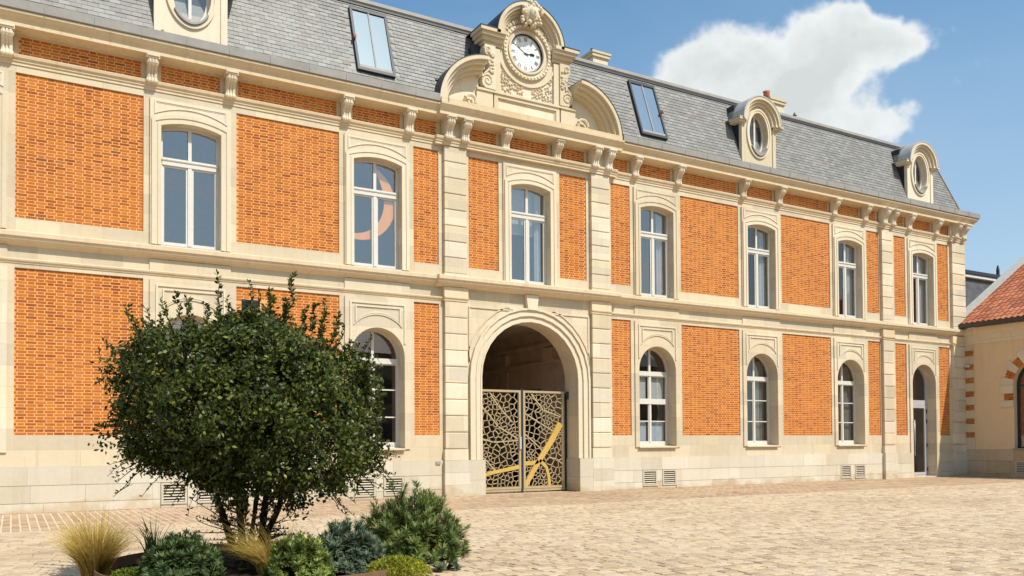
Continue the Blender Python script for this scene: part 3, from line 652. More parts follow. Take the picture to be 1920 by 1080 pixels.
for i, c in enumerate(UP):                               # ground floor
    if i == 3: continue
    door = (i == 7); z0 = 0.0 if door else 1.28
    m = MB(); o_, i_ = notch(HB, HL, z0, 3.68, HL, 5.169, c, 20); 
    if door: m.strip(o_, i_, -.076, .45)
    else: m.strip(o_, i_, -.07, .45)
    bay = m.build('window_bay', 'limestone', bld)
    m = MB()                                              # tall frame moulding and arched field above the window
    o2 = [(c-.76, 4.02), (c-.76, 5.06), (c+.76, 5.06), (c+.76, 4.02)]; i2 = [(c-.715, 4.02), (c-.715, 5.015), (c+.715, 5.015), (c+.715, 4.02)]
    m.strip(o2, i2, -.096, -.0705)
    a_o = seg_arc(c, 4.44, .66, .30, 12); m.strip([(x, z+.03) for x, z in a_o], a_o, -.094, -.0708)
    a_p = seg_arc(c, 4.52, .62, .26, 12); f_o = [(c-.62, 4.96)] + a_p + [(c+.62, 4.96)]
    f_i = [(c-.585, 4.925)] + [(c+(x-c)*.585/.62, z+.035) for x, z in a_p] + [(c+.585, 4.925)]
    m.strip(f_o, f_i, -.098, -.0706, closed=True)
    m.build('hood_panel', 'carved_stone', bay)
    yf = .33; t_ = .06
    if not door:
        m = MB(); m.extr_x([(.33, 1.25), (-.115, 1.25), (-.12, 1.262), (-.12, 1.295), (.33, 1.318)], c-HL-.04, c+HL-.003); m.build('sill', 'carved_stone', bay)
        m = MB(); ring(m, c, HL, 1.32, 3.68, HL, -t_, -.001, yf, yf+.07)
        m.box(c-HL+.04, c+HL-.04, yf+.001, yf+.07, 1.315, 1.43); m.box(c-HL+.05, c+HL-.05, yf-.03, yf+.068, 3.52, 3.66)
        m.box(c-.034, c+.034, yf-.012, yf+.067, 1.42, 3.525); m.box(c-.036, c+.036, yf+.003, yf+.067, 3.655, 4.37)
        special = (i == 4)
        bars = [2.12, 2.84] if not special else [2.09]
        if special: m.box(c-HL+.05, c+HL-.05, yf-.026, yf+.068, 2.63, 2.80)
        win = m.build('window', 'white_paint', bld)
        for zb in bars:
            for sx in (-1, 1):
                a, b = sorted((c+sx*.04, c+sx*(HL-.06))); m = MB(); m.box(a, b, yf+.012, yf+.06, zb-.016, zb+.016); m.build('glazing_bar', 'white_paint', win)
        edges = ([1.42] + bars + [3.53]) if not special else [1.42, 2.09, 2.64, 2.79, 3.53]
        for sx in (-1, 1):
            a, b = sorted((c+sx*.034, c+sx*(HL-.055)))
            m = MB(); m.strip(rect(a, b, 1.425, 3.522), rect(a+.027, b-.027, 1.46, 3.49), yf+.010, yf+.058, closed=True); m.build('casement', 'white_paint', win)
            for e0, e1 in zip(edges[:-1], edges[1:]):
                if special and (e0, e1) == (2.64, 2.79): continue
                pane(rect(a+.004, b-.004, e0+.012, e1-.012), yf+.036, win)
            pane(arch_poly(a, b, 3.64, c, 3.68, HL-.06, HL-.06), yf+.037, win)
        room(win, c-1.0, c+1.0, 1.1, 4.6)
        if special:
            for sx in (-1, 1):
                a, b = sorted((c+sx*.07, c+sx*.64)); drape(win, a, b, 1.44, 2.06, .44, 'net_curtain', .012, .06)
                m = MB(); m.box(a, b, .44, .45, 2.80, 3.52); m.build('blind', 'curtain', win)
        if i in (5, 6): drape(win, c+.05, c+.66, 1.4, 4.2, .50, 'interior_pale', .02)
    else:
        m = MB(); ring(m, c, HL, .05, 3.68, HL, -.075, -.001, yf, yf+.07)
        m.box(c-HL+.05, c+HL-.05, yf-.005, yf+.068, 2.84, 3.04); m.box(c-HL+.05, c+HL-.05, yf+.002, yf+.069, .02, .08)
        m.box(c-.46, c-.36, yf+.003, yf+.067, .08, 2.85)
        dr = m.build('door', 'alu_frame', bld)
        m = MB(); m.strip(rect(c-.355, c+.655, .085, 2.835), rect(c-.25, c+.56, .19, 2.73), yf-.01, yf+.055, closed=True); m.build('door_leaf', 'alu_frame', dr)
        pane(rect(c-.26, c+.57, .18, 2.74), yf+.03, dr); pane(rect(c-.66, c-.455, .08, 2.85), yf+.03, dr)
        pane(arch_poly(c-HL+.07, c+HL-.07, 3.03, c, 3.68, HL-.06, HL-.06, 16), yf+.03, dr)
        m = MB(); m.tube([(c-.17, yf-.075, .85), (c-.17, yf-.075, 2.25)], [.018, .018], 8)
        for zz_ in (.98, 2.12): m.tube([(c-.17, yf-.075, zz_), (c-.22, yf-.008, zz_)], [.012, .012], 6)
        m.build('door_handle', 'alu_frame', dr, smooth=True)
        for zz_ in (.3, 1.25, 2.2, 2.6):
            m = MB(); m.box(c+.655, c+.685, yf-.035, yf-.002, zz_-.07, zz_+.07); m.build('hinge', 'black_paint', dr)
        room(dr, c-1.0, c+1.0, .02, 4.6, 'interior_pale'); 
        m = MB(); m.box(c-.4, c+.0, .9, .92, 3.2, 3.9); m.build('notice_board', 'dark_metal', dr)
        m = MB(); m.box(c-HL, c+HL, -.07, yf+.05, 0.0, .045); m.build('threshold', 'plinth_stone', dr)

# --- carriage archway
AR, AZ = 1.6, 3.26
m = MB(); o_, i_ = notch(2.05, AR, .0, AZ, AR, 5.20, C, 28); m.strip(o_, i_, -.05, .62)
bay = m.build('archway', 'limestone', bld)
m = MB()
for d0, d1, y in ((.004, .05, -.085), (.05, .17, -.07), (.17, .21, -.12), (.21, .34, -.10), (.34, .40, -.145)):
    ring(m, C, AR, .97, AZ, AR, d0, d1, y, -.049 - d0*.002)
m.build('archivolt', 'carved_stone', bay, smooth=False)
m = MB(); m.prism([(C-.15, 5.20), (C+.15, 5.20), (C+.21, 5.622), (C-.21, 5.622)], -.16, -.03); m.build('keystone', 'carved_stone', bay)
for sx in (-1, 1):                                       # spandrel frames
    def sp(d): 
        pts = [(C+sx*(2.03-d), 3.6+d*1.2)]
        pts += [(C+sx*(2.03-d), 5.19-d), (C+sx*(.55+d*1.5), 5.19-d)]
        return pts + [(C+sx*(2.10+d)*math.sin(R(a)), AZ-.0+(2.10+d)*math.cos(R(a))) for a in (22, 32, 42, 52, 62, 70)]
    m = MB(); s0, s1 = sp(.02), sp(.055); m.strip(s0, s1, -.078, -.0495, closed=True); m.build('spandrel_panel', 'carved_stone', bay)
    xa, xb = sorted((C+sx*1.57, C+sx*2.08))
    for z0, z1 in ((0, .42), (.424, .965)):
        m = MB(); m.box(xa, xb, -.19, .6, z0, z1); m.build('stone_block', 'plinth_stone', bay)
# passage behind
m = MB(); PX0, PX1, PY = C-1.75, C+2.3, 9.3
m.add([(PX0,.6,0.01),(PX1,.6,0.01),(PX1,PY,0.01),(PX0,PY,0.01),(PX0,.6,5.1),(PX1,.6,5.1),(PX1,PY,5.1),(PX0,PY,5.1)], [(4,5,6,7),(0,3,7,4),(1,2,6,5),(2,3,7,6)])
m.add([(PX0-.6,.615,0),(C-1.61,.615,0),(C-1.61,.615,5.3),(PX0-.6,.615,5.3)], [(0,1,2,3)]); m.add([(C+1.61,.615,0),(PX1+.5,.615,0),(PX1+.5,.615,5.3),(C+1.61,.615,5.3)], [(0,1,2,3)])
m.add([(PX0-.6,.618,4.87),(PX1+.5,.618,4.87),(PX1+.5,.618,5.4),(PX0-.6,.618,5.4)], [(0,1,2,3)])
pas = m.build('passage', 'passage_stone', bld)
m = MB()
for z0, z1, d in ((3.9, 4.0, .05), (4.0, 4.1, .10), (4.55, 4.7, .08)): m.box(PX1-d, PX1-.001, .62, PY-.1, z0, z1)
m.build('passage_cornice', 'passage_stone', pas)
for yy in (2.2, 5.2):
    m = MB(); m.box(PX1-.07, PX1-.002, yy, yy+.5, 0.02, 3.9); m.box(PX1-.14, PX1-.002, yy-.04, yy+.54, 4.1, 4.5); m.build('passage_pilaster', 'passage_stone', pas)
m = MB(); m.box(PX1-.05, PX1-.002, 3.1, 4.9, 0.02, 3.2); m.build('passage_door', 'dark_metal', pas)

# ------------------------------------------------------------------ mansard roof
RB, RT, ZB, ZT = -.10, .80, 10.66, 13.26
def roofp(x, t_, n=0.0):
    d = Vector((0, RT-RB, ZT-ZB)); nn = Vector((0, -(ZT-ZB), RT-RB)).normalized()
    return Vector((x, RB, ZB)) + d*t_ + nn*n
XRB, XRT = 33.42, 32.62
m = MB()
bk = 9.0
m.add([(XL, RB, ZB), (XRB, RB, ZB), (XRT, RT, ZT), (XL, RT, ZT), (XRB, bk+.8, ZB), (XRT, bk, ZT), (XL, bk+.8, ZB), (XL, bk, ZT), (XL, (bk+RT)/2, 14.1), (XRT-3, (bk+RT)/2, 14.1)],
      [(1,4,5,2), (4,6,7,5), (6,0,3,7), (3,2,9,8), (2,5,9), (5,7,8,9), (3,8,7)])
tc_ = .25; rq = lambda x, t_: tuple(roofp(x, t_))
for xa, xb, ta, tb in ((XL, C-2.9, 0, tc_), (C+2.9, XRB, 0, tc_), (XL, XRB, tc_, 1)):
    xe = lambda t_: XRB+(XRT-XRB)*t_
    m.add([rq(xa, ta), rq(min(xb, xe(ta)), ta), rq(min(xb, xe(tb)), tb), rq(xa, tb)], [(0,1,2,3)])
roof = m.build('roof', 'slate_many', bld)
DORM = [UP[1], UP[5], UP[7]]; SKY = [C-4.63, C+4.63]
EXP, SW = .115, .225
slope = math.hypot(RT-RB, ZT-ZB); NC = int(slope/EXP)
sl_list = []
for r in range(NC):
    x = XL - (r % 2)*SW/2
    xm = XRB + (XRT-XRB)*(r+.5)/NC
    while x < xm:
        a, b = max(x, XL)+.003, min(x+SW, xm)-.003
        zc = ZB + (ZT-ZB)*(r+.5)/NC; xc = (a+b)/2; ok = b-a > .03
        for dc in DORM:
            if abs(xc-dc) < .70 and zc < 12.95: ok = False
        for scx in SKY:
            if abs(xc-scx) < .62 and 10.98 < zc < 12.95: ok = False
        if C-2.9 < xc < C+2.9 and zc < 11.32: ok = False
        if C-1.3 < xc < C+1.3: ok = False
        if ok: sl_list.append((a, b, r, random.uniform(0, .006)))
        x += SW
key = []
for i, (a, b, r, j) in enumerate(sl_list):
    xx, yy, d = px(roofp((a+b)/2, (r+.5)/NC)); key.append((0 if (4 < xx < 1916 and 4 < yy < 1076 and b-a > .18) else 1, d, i))
key.sort(); single = set(i for _, _, i in key[:300])
ang = math.atan2(ZT-ZB, RT-RB)
sm_ = MB(); sm_.box(-.5, .5, -.009, 0, 0, 1.0); slate_me = sm_.mesh('slate', 'slate_single')
sv, sf = [], []
for i, (a, b, r, j) in enumerate(sl_list):
    t0, t1 = r/NC, min(1.0, (r+1.15)/NC)
    P0, P1 = roofp(a, t0), roofp(a, t1); e = (P1-P0)
    nn = Vector((0, -(ZT-ZB), RT-RB)).normalized()
    th0, th1 = .016+j, .004
    if i in single:
        cen = roofp((a+b)/2, t0, .005+j)
        o = place('slate', slate_me, roof, tuple(cen), None, (b-a, 1, e.length))
        o.rotation_euler = (-(math.pi/2-ang) - .075 + random.uniform(-.012, .012), 0, random.uniform(-.01, .01))
    else:
        n = len(sv); q0 = P0+nn*th0; q1 = P1+nn*th1; w2 = Vector((b-a, 0, 0))
        sv += [tuple(q0), tuple(q0+w2), tuple(q1+w2), tuple(q1), tuple(P0), tuple(P0+w2), tuple(P1), tuple(P1+w2)]
        sf += [(n, n+1, n+2, n+3), (n+4, n+5, n+1, n), (n+4, n, n+3, n+6), (n+1, n+5, n+7, n+2)]
m = MB(); m.v = sv; m.f = sf
tag(m.build('slates', 'slate_many', bld, recalc=False), kind='stuff')
m = MB(); m.extr_x([(RT-.07, ZT-.10), (RT-.11, ZT-.06), (RT-.10, ZT+.03), (RT-.03, ZT+.075), (RT+.08, ZT+.07), (RT+.3, ZT+.03), (RT+.3, ZT-.1)], XL, XRT+.05); m.build('ridge_cap', 'zinc', bld)
m = MB(); m.extr_x([(RT-.055, ZT-.17), (RT-.10, ZT-.165), (RT-.075, ZT-.10), (RT-.05, ZT-.10)], XL, XRT+.04); m.build('ridge_flashing', 'dark_metal', bld)
m = MB(); m.tube([tuple(roofp(XRB-.01, 0, .02)), tuple(roofp(XRT, 1, .02))], [.04, .04], 6); m.build('hip_flashing', 'zinc', bld)
m = MB(); m.extr_x([(RB-.05, ZB+.02), (RB-.05, ZB+.06), (RB+.04, ZB+.16), (RB+.08, ZB+.16)], XL, CEN[0]-.02); m.extr_x([(RB-.05, ZB+.02), (RB-.05, ZB+.06), (RB+.04, ZB+.16), (RB+.08, ZB+.16)], CEN[1]+.02, XRB); m.build('eave_flashing', 'dark_metal', bld)
# roof windows
for scx in SKY:
    x0, x1 = scx-.49, scx+.49; t0, t1 = (11.05-ZB)/(ZT-ZB), (12.88-ZB)/(ZT-ZB)
    def on_roof(x, t_, n): return tuple(roofp(x, t_, n))
    def rbox(m, xa, xb, ta, tb, n0, n1):
        m.add([on_roof(x, t_, n) for n in (n0, n1) for (x, t_) in ((xa, ta), (xb, ta), (xb, tb), (xa, tb))], [(0,1,2,3),(4,5,6,7),(0,1,5,4),(1,2,6,5),(2,3,7,6),(3,0,4,7)])
    m = MB(); tw = .02
    rbox(m, x0, x1, t0-.02, t0+.012, -.02, .10); rbox(m, x0, x1, t1-.012, t1+.02, -.02, .10); rbox(m, x0-.03, x0+.035, t0-.02, t1+.02, -.02, .095); rbox(m, x1-.035, x1+.03, t0-.02, t1+.02, -.02, .095)
    rw = m.build('roof_window', 'dark_metal', bld)
    m = MB(); rbox(m, scx-.018, scx+.018, t0, t1, .03, .088); m.build('glazing_bar', 'zinc', rw)
    m = MB(); rbox(m, x0+.035, x1-.035, t0+.012, t0+.045, .03, .085); m.build('sill', 'zinc', rw)
    for a, b in ((x0+.03, scx-.01), (scx+.01, x1-.03)):
        m = MB(); m.add([on_roof(a, t0, .07), on_roof(b, t0, .07), on_roof(b, t1, .07), on_roof(a, t1, .07)], [(0,1,2,3)]); m.build('pane', 'glass_roof', rw)
    m = MB(); m.add([on_roof(x0, t0-.01, .006), on_roof(x1, t0-.01, .006), on_roof(x1, t1, .006), on_roof(x0, t1, .006)], [(0,1,2,3)]); m.build('backing', 'interior_pale', rw)
    m = MB(); hx = x1+.03 if scx > C else x0-.03; m.box(hx-.02, hx+.04, RB+.25, RB+.36, 11.95, 12.02); m.build('catch', 'terracotta', rw)
# dormers
def ell(cx, cz, a, b, n=32, ph=0.0): return [(cx+a*math.sin(2*math.pi*k/n+ph), cz+b*math.cos(2*math.pi*k/n+ph)) for k in range(n)]
def sq_at(cx, cz, hw, z0, z1, n=32):
    out = []
    for k in range(n):
        a = 2*math.pi*k/n; dx, dz = math.sin(a), math.cos(a)
        tx = hw/abs(dx) if abs(dx) > 1e-6 else 1e9; tz = ((z1-cz)/dz if dz > 1e-6 else (cz-z0)/-dz if dz < -1e-6 else 1e9)
        t_ = min(tx, tz); out.append((cx+dx*t_, cz+dz*t_))
    return out
for di, dc in enumerate(DORM):
    yF = -.02; zc = 11.93; oa, ob = .44, .72
    m = MB()                                              # face with oval opening: lower part + arched head
    arcR = .66; zs = 12.26
    outer = sq_at(dc, zc, .80, 10.72, 12.26+.0, 48)
    outer = [(x, z) if z < 12.259 else (x, zs + math.sqrt(max(0, arcR**2 - min(arcR, abs(x-dc))**2))) for x, z in outer]
    m.strip(outer, ell(dc, zc, oa, ob, 48), yF, yF+.10, closed=True); m.strip(ell(dc, zc, oa+.05, ob+.05, 48), ell(dc, zc, oa, ob, 48), yF+.09, yF+.30, closed=True)
    m.box(dc-.81, dc-.66, yF-.03, yF+.10, 10.74, 12.26); m.box(dc+.66, dc+.81, yF-.03, yF+.10, 10.74, 12.26)
    dm = m.build('dormer', 'carved_stone', bld)
    m = MB(); m.strip(ell(dc, zc, oa+.13, ob+.13, 48), ell(dc, zc, oa+.075, ob+.075, 48), yF-.05, yF+.01, closed=True); m.strip(ell(dc, zc, oa+.075, ob+.075, 48), ell(dc, zc, oa+.004, ob+.004, 48), yF-.03, yF+.011, closed=True); m.build('surround', 'carved_stone', dm)
    m = MB()                                              # arched cornice with level ends
    for r0, r1, y in ((.60, .70, -.10), (.70, .78, -.18), (.78, .86, -.24)):
        o2 = [(dc-r1*math.cos(R(a)), zs+r1*math.sin(R(a))) for a in range(0, 181, 10)]; i2 = [(dc-r0*math.cos(R(a)), zs+r0*math.sin(R(a))) for a in range(0, 181, 10)]
        m.strip(o2, i2, y, .30)
    for sx in (-1, 1):
        a, b = sorted((dc+sx*.66, dc+sx*1.0)); m.box(a, b, -.14, .30, zs-.085, zs-.02); a, b = sorted((dc+sx*.66, dc+sx*1.04)); m.box(a, b, -.20, .30, zs-.02, zs+.05)
    m.build('arched_cornice', 'carved_stone', dm)
    m = MB(); o2 = [(dc-.90*math.cos(R(a)), zs+.05+.86*math.sin(R(a))) for a in range(0, 181, 10)]; i2 = [(dc-.865*math.cos(R(a)), zs+.02+.855*math.sin(R(a))) for a in range(0, 181, 10)]
    m.strip(o2, i2, -.25, 1.0); m.prism(o2, .28, 1.05)
    for sx in (-1, 1):
        a, b = sorted((dc+sx*.84, dc+sx*1.06)); m.box(a, b, -.21, .75, zs+.051, zs+.075)
    m.build('dormer_roof', 'zinc_pale', dm)
    for sx in (-1, 1):
        m = MB(); x = dc+sx*.79; yb = lambda z: RB+(RT-RB)*(z-ZB)/(ZT-ZB)+.05
        m.add([(x-.012, .08, 10.7), (x-.012, .08, zs), (x-.012, yb(zs), zs), (x-.012, yb(10.9), 10.7), (x+.012, .08, 10.7), (x+.012, .08, zs), (x+.012, yb(zs), zs), (x+.012, yb(10.9), 10.7)], [(0,1,2,3),(4,5,6,7),(0,1,5,4),(1,2,6,5),(2,3,7,6)])
        m.build('cheek', 'dark_metal', dm)
    m = MB(); m.box(dc-.8, dc+.8, .30, .95, 10.7, 12.9); m.build('dormer_core', 'dark_metal', dm)
    m = MB(); m.strip(ell(dc, zc, oa-.002, ob-.002, 40), ell(dc, zc, oa-.07, ob-.07, 40), .16, .22, closed=True); m.box(dc-.035, dc+.035, .155, .218, zc-ob+.05, zc+ob-.05); win = m.build('oval_window', 'white_paint', dm)
    for sx in (-1, 1):
        pts = [p for p in ell(dc, zc, oa-.06, ob-.06, 40) if sx*(p[0]-dc) >= -.001]
        if sx < 0: pts = [p for p in ell(dc, zc, oa-.06, ob-.06, 40, math.pi) if p[0]-dc <= .001]
        pane(pts, .195, win, 'glass')
    m = MB(); lower = [(dc+(oa+.0)*math.sin(R(a)), zc-(ob)*math.cos(R(a))) for a in range(-52, 53, 8)]; lo2 = [(dc+(oa+.045)*math.sin(R(a)), zc-(ob+.045)*math.cos(R(a))) for a in range(-52, 53, 8)]
    m.strip(lower, lo2, -.11, .17, back=True); m.build('sill', 'zinc', dm)
    m = MB(); m.extr_x([(-.06, 10.69), (-.13, 10.70), (-.13, 10.735), (-.04, 10.80), (0, 10.80)], dc-.93, dc+.95); m.build('base_flashing', 'zinc', dm)
# chimneys
def chimney(x0, x1, y0, y1, zt, pots):
    m = MB(); m.box(x0, x1, y0, y1, 12.9, zt-.18); ch = m.build('chimney', 'carved_stone', bld)
    m = MB(); m.box(x0-.06, x1+.06, y0-.06, y1+.06, zt-.18, zt-.07); m.box(x0-.09, x1+.09, y0-.09, y1+.09, zt-.07, zt); m.build('chimney_cap', 'trim_stone', ch)
    for p in pots:
        m = MB(); m.tube([(p, (y0+y1)/2, zt), (p, (y0+y1)/2, zt+.34), (p, (y0+y1)/2, zt+.40)], [.14, .12, .15], 12); m.build('chimney_pot', 'terracotta', ch, smooth=True)
chimney(17.0, 17.62, 2.7, 3.4, 14.78, []); chimney(25.5, 26.25, 2.7, 3.4, 14.88, [25.68])
m = MB(); m.tube([(26.75, 2.6, 13.2), (26.75, 2.6, 14.35), (26.75, 2.6, 14.36), (26.75, 2.6, 14.5)], [.05, .05, .09, .02], 8); m.build('roof_vent', 'dark_metal', bld)
m = MB(); m.tube([(17.1, 2.9, 14.75), (17.1, 2.9, 14.95)], [.06, .05], 8); m.build('roof_vent', 'dark_metal', bld)

# ------------------------------------------------------------------ clock pediment
ped_m = MB(); YP = .10
ped_m.prism([(C-3.0, 10.452), (C+3.0, 10.452), (C+3.0, 10.60), (C-3.0, 10.60)], -.50, .5)
ped = ped_m.build('pediment', 'trim_stone', bld)
m = MB()                                                  # central body
body = [(C-1.40, 10.60), (C+1.40, 10.60), (C+1.40, 12.62)] + [(C+1.08*math.cos(R(a)), 12.85+1.0*math.sin(R(a))) for a in range(0, 181, 12)] + [(C-1.40, 12.62)]
clk = (C, 12.66)
m.prism([(C-1.09, 10.60), (C+1.09, 10.60), (C+1.09, 11.60), (C-1.09, 11.60)], YP, .42)
outer = []; N = 48
for k in range(N):
    a = 2*math.pi*k/N; dx, dz = math.sin(a), math.cos(a); best = 9
    for t_ in [x*.01 for x in range(60, 200)]:
        x, z = dx*t_, 12.66+dz*t_
        ins = z > 11.60 and ((abs(x) < 1.09 and z < 12.62) or (math.hypot(x, z-12.85) < 1.05))
        if not ins: best = t_; break
    outer.append((C+dx*best, 12.66+dz*best))
m.strip(outer, ell(C, 12.66, .56, .56, N), YP, .42, closed=True)
m.build('clock_wall', 'carved_stone', ped)
m = MB(); m.box(C-1.66, C+1.30, .22, 1.6, 11.98, 12.60); m.build('cheek', 'dark_metal', ped)
def arc_band(m, cx, cz, r0, r1, a0, a1, y0, y1, n=20):
    o2 = [(cx-r1*math.cos(R(a0+(a1-a0)*k/n)), cz+r1*math.sin(R(a0+(a1-a0)*k/n))) for k in range(n+1)]
    i2 = [(cx-r0*math.cos(R(a0+(a1-a0)*k/n)), cz+r0*math.sin(R(a0+(a1-a0)*k/n))) for k in range(n+1)]
    m.strip(o2, i2, y0, y1)
m = MB()                                                  # arched head cornice and level shoulders
for r0, r1, y in ((.80, .87, .02), (.87, .95, -.06), (.95, 1.02, -.16), (1.02, 1.12, -.22)):
    arc_band(m, C, 12.89, r0, r1, 0, 180, y, .42, 24)
for sx in (-1, 1):
    for (w0, z0, z1, y) in ((1.45, 12.58, 12.68, .02), (1.52, 12.68, 12.79, -.07), (1.58, 12.79, 12.88, -.16), (1.64, 12.88, 12.98, -.22)):
        a, b = sorted((C+sx*(.82+.001*w0), C+sx*w0)); m.box(a, b, y, .42, z0, z1)
m.build('head_cornice', 'carved_stone', ped)
m = MB(); o2 = [(C-1.135*math.cos(R(a)), 12.89+1.135*math.sin(R(a))) for a in range(0, 181, 8)]; i2 = [(C-1.12*math.cos(R(a)), 12.89+1.12*math.sin(R(a))) for a in range(0, 181, 8)]
m.strip(o2, i2, -.235, .92)
for sx in (-1, 1):
    a, b = sorted((C+sx*1.10, C+sx*1.66)); m.box(a, b, -.235, .92, 12.981, 12.996)
m.build('lead_capping', 'dark_metal', ped)
for sx in (-1, 1):                                        # side arcs (broken segmental pediment)
    m = MB(); cx = C+sx*1.50; a0, a1 = (0, 88) if sx < 0 else (92, 180)
    for r0, r1, y in ((1.16, 1.24, -.10), (1.24, 1.34, -.22), (1.34, 1.42, -.36), (1.42, 1.53, -.46)):
        arc_band(m, cx, 10.50, r0, r1, a0, a1, y, .6, 18)
    m.build('side_arc', 'carved_stone', ped)
for sx in (-1, 1):
    cx = C+sx*1.50; a0, a1 = (0, 88) if sx < 0 else (92, 180)
    m = MB(); arc_band(m, cx, 10.50, 1.53, 1.545, a0, a1, -.475, .62, 18)
    m.build('lead_capping', 'dark_metal', ped)
for sx in (-1, 1):
    cx = C+sx*1.50; poly = [(cx, 10.60)] + [(cx+sx*1.2*math.cos(R(a)), 10.50+1.2*math.sin(R(a))) for a in range(5, 91, 8)]
    m = MB(); m.prism(poly, YP-.005, .6); m.build('tympanum', 'carved_stone', ped)
# lower field with a sunk panel, pedestals and dado mould
m = MB()
m.strip(rect(C-1.10, C+1.10, 10.66, 11.26), rect(C-.98, C+.98, 10.74, 11.16), YP-.06, YP+.002, closed=True); m.strip(rect(C-.98, C+.98, 10.74, 11.16), rect(C-.94, C+.94, 10.78, 11.12), YP-.025, YP+.001, closed=True)
m.box(C-1.14, C+1.14, YP-.10, YP, 11.26, 11.32)
for sx in (-1, 1):
    a, b = sorted((C+sx*.90, C+sx*1.085)); m.box(a, b, YP-.07, YP, 11.33, 12.55)
    a, b = sorted((C+sx*1.142, C+sx*1.66)); m.box(a, b, YP-.065, .42, 10.60, 11.26); m.box(a, b, YP-.105, .42, 11.26, 11.325)
m.build('dado', 'carved_stone', ped)
# console scrolls at the flanks
for sx in (-1, 1):
    m = MB()
    prof = [(1.087, 12.57), (1.42, 12.57), (1.46, 12.44), (1.42, 12.28), (1.33, 12.14), (1.29, 12.02), (1.30, 11.90), (1.40, 11.80), (1.50, 11.68), (1.53, 11.54), (1.49, 11.42), (1.40, 11.34), (1.087, 11.33)]
    m.prism([(C+sx*x, z) for x, z in prof], YP-.12, .42)
    for (cx, cz, r0, dirn) in ((1.34, 11.56, .18, 1), (1.33, 12.44, .10, -1)):
        pts = [(C+sx*(cx + r0*(1-k/26)*math.cos(dirn*k*.42)), YP-.125, cz + r0*(1-k/26)*math.sin(dirn*k*.42)) for k in range(24)]
        m.tube(pts, [.030*(1-k/40) for k in range(24)], 6)
    m.tube([(C+sx*x, YP-.125, z) for x, z in [(1.41, 12.5), (1.42, 12.35), (1.33, 12.18), (1.27, 12.0), (1.31, 11.86), (1.45, 11.72)]], [.028]*6, 6)
    pts = [(C+sx*(1.86 + .21*(1-k/24)*math.cos(k*.42)), YP-.12, 10.86 + .21*(1-k/24)*math.sin(k*.42)) for k in range(22)]
    m.tube(pts, [.055*(1-k/40) for k in range(22)], 6)
    m.build('volute', 'carved_stone', ped, smooth=False)
rnd = random.Random(3)
m = MB()                                                  # carved leaves: flanks, spandrels, round the dial
for sx in (-1, 1):
    for k in range(26):
        m.blob((C+sx*(1.20+rnd.uniform(-.06, .10)), YP-.13, 11.78+rnd.random()*.60), (.035+.02*rnd.random(), .04, .03+.03*rnd.random()))
    cnt_ = 0
    while cnt_ < 85:
        x, z = rnd.uniform(.14, .86), rnd.uniform(11.40, 12.1)
        if math.hypot(x, z-12.66) < 1.03: continue
        cnt_ += 1; m.blob((C+sx*x, YP-.005, z), (.018+.02*rnd.random(), .04, .016+.02*rnd.random()))
for k in range(90):
    a = R(rnd.uniform(-78, 78)); rr = rnd.uniform(.82, .90)*1.0
    m.blob((C+rr*math.sin(a), YP-.02, 12.68+rr*math.cos(a)*1.0), (.028+.02*rnd.random(), .045, .028+.02*rnd.random()))
m.build('carved_foliage', 'carved_stone', ped, smooth=True)
m = MB()                                                  # carved head of leaves on the crown
for k in range(46):
    a = rnd.uniform(0, 6.28); rr = .16+.16*rnd.random(); m.blob((C+rr*math.cos(a)*1.05, -.26+.1*rnd.random(), 13.72+rr*math.sin(a)*1.0), (.05+.03*rnd.random(), .07, .05+.03*rnd.random()))
m.blob((C, -.27, 13.66), (.13, .15, .20)); m.blob((C, -.20, 13.70), (.30, .12, .28)); m.blob((C, -.41, 13.65), (.028, .04, .06)); m.blob((C, -.38, 13.56), (.05, .03, .018)); m.blob((C-.05, -.37, 13.70), (.026, .02, .016)); m.blob((C+.05, -.37, 13.70), (.026, .02, .016))
for k in range(40): m.blob((C+rnd.uniform(-.30, .30), -.20+.06*rnd.random(), 13.36+rnd.random()*.34), (.055, .08, .06))
m.build('crown_carving', 'carved_stone', ped, smooth=True)
# clock
m = MB()
for r0, r1, y in ((.56, .62, YP-.07), (.62, .70, YP-.03), (.70, .79, YP-.09)):
    m.strip(ell(C, 12.66, r1, r1, 48), ell(C, 12.66, r0, r0, 48), y, YP+.3, closed=True)
m.strip(ell(C, 12.66, 1.0, 1.0, 48)[13:36], ell(C, 12.66, .95, .95, 48)[13:36], YP-.05, YP+.05); m.strip(ell(C, 12.66, .95, .95, 48)[13:36], ell(C, 12.66, .79, .79, 48)[13:36], YP-.015, YP+.05)
clock = m.build('clock', 'carved_stone', bld)
m = MB()
for k in range(40):
    a = 2*math.pi*k/40; m.blob((C+.745*math.sin(a), YP-.09, 12.66+.745*math.cos(a)), (.038, .03, .038))
m.build('wreath', 'carved_stone', clock, smooth=True)
yD = YP+.04
m = MB(); m.strip(ell(C, 12.66, .56, .56, 48), ell(C, 12.66, .528, .528, 48), yD-.03, yD+.03, closed=True); m.build('bezel', 'black_paint', clock)
m = MB(); m.prism(ell(C, 12.66, .535, .535, 48), yD, yD+.02); m.build('dial', 'dial', clock)
m = MB(); m.strip(ell(C, 12.66, .515, .515, 60), ell(C, 12.66, .507, .507, 60), yD-.003, yD+.001, closed=True)
for k in range(60):
    a = 2*math.pi*k/60; m.add([(C+rr*math.sin(a+da), yD-.002, 12.66+rr*math.cos(a+da)) for rr, da in ((.485, -.006), (.485, .006), (.508, .006), (.508, -.006))], [(0,1,2,3)])
m.build('minute_track', 'black_paint', clock)
ROM = ['XII', 'I', 'II', 'III', 'IIII', 'V', 'VI', 'VII', 'VIII', 'IX', 'X', 'XI']
wd = {'I': .030, 'V': .062, 'X': .062}
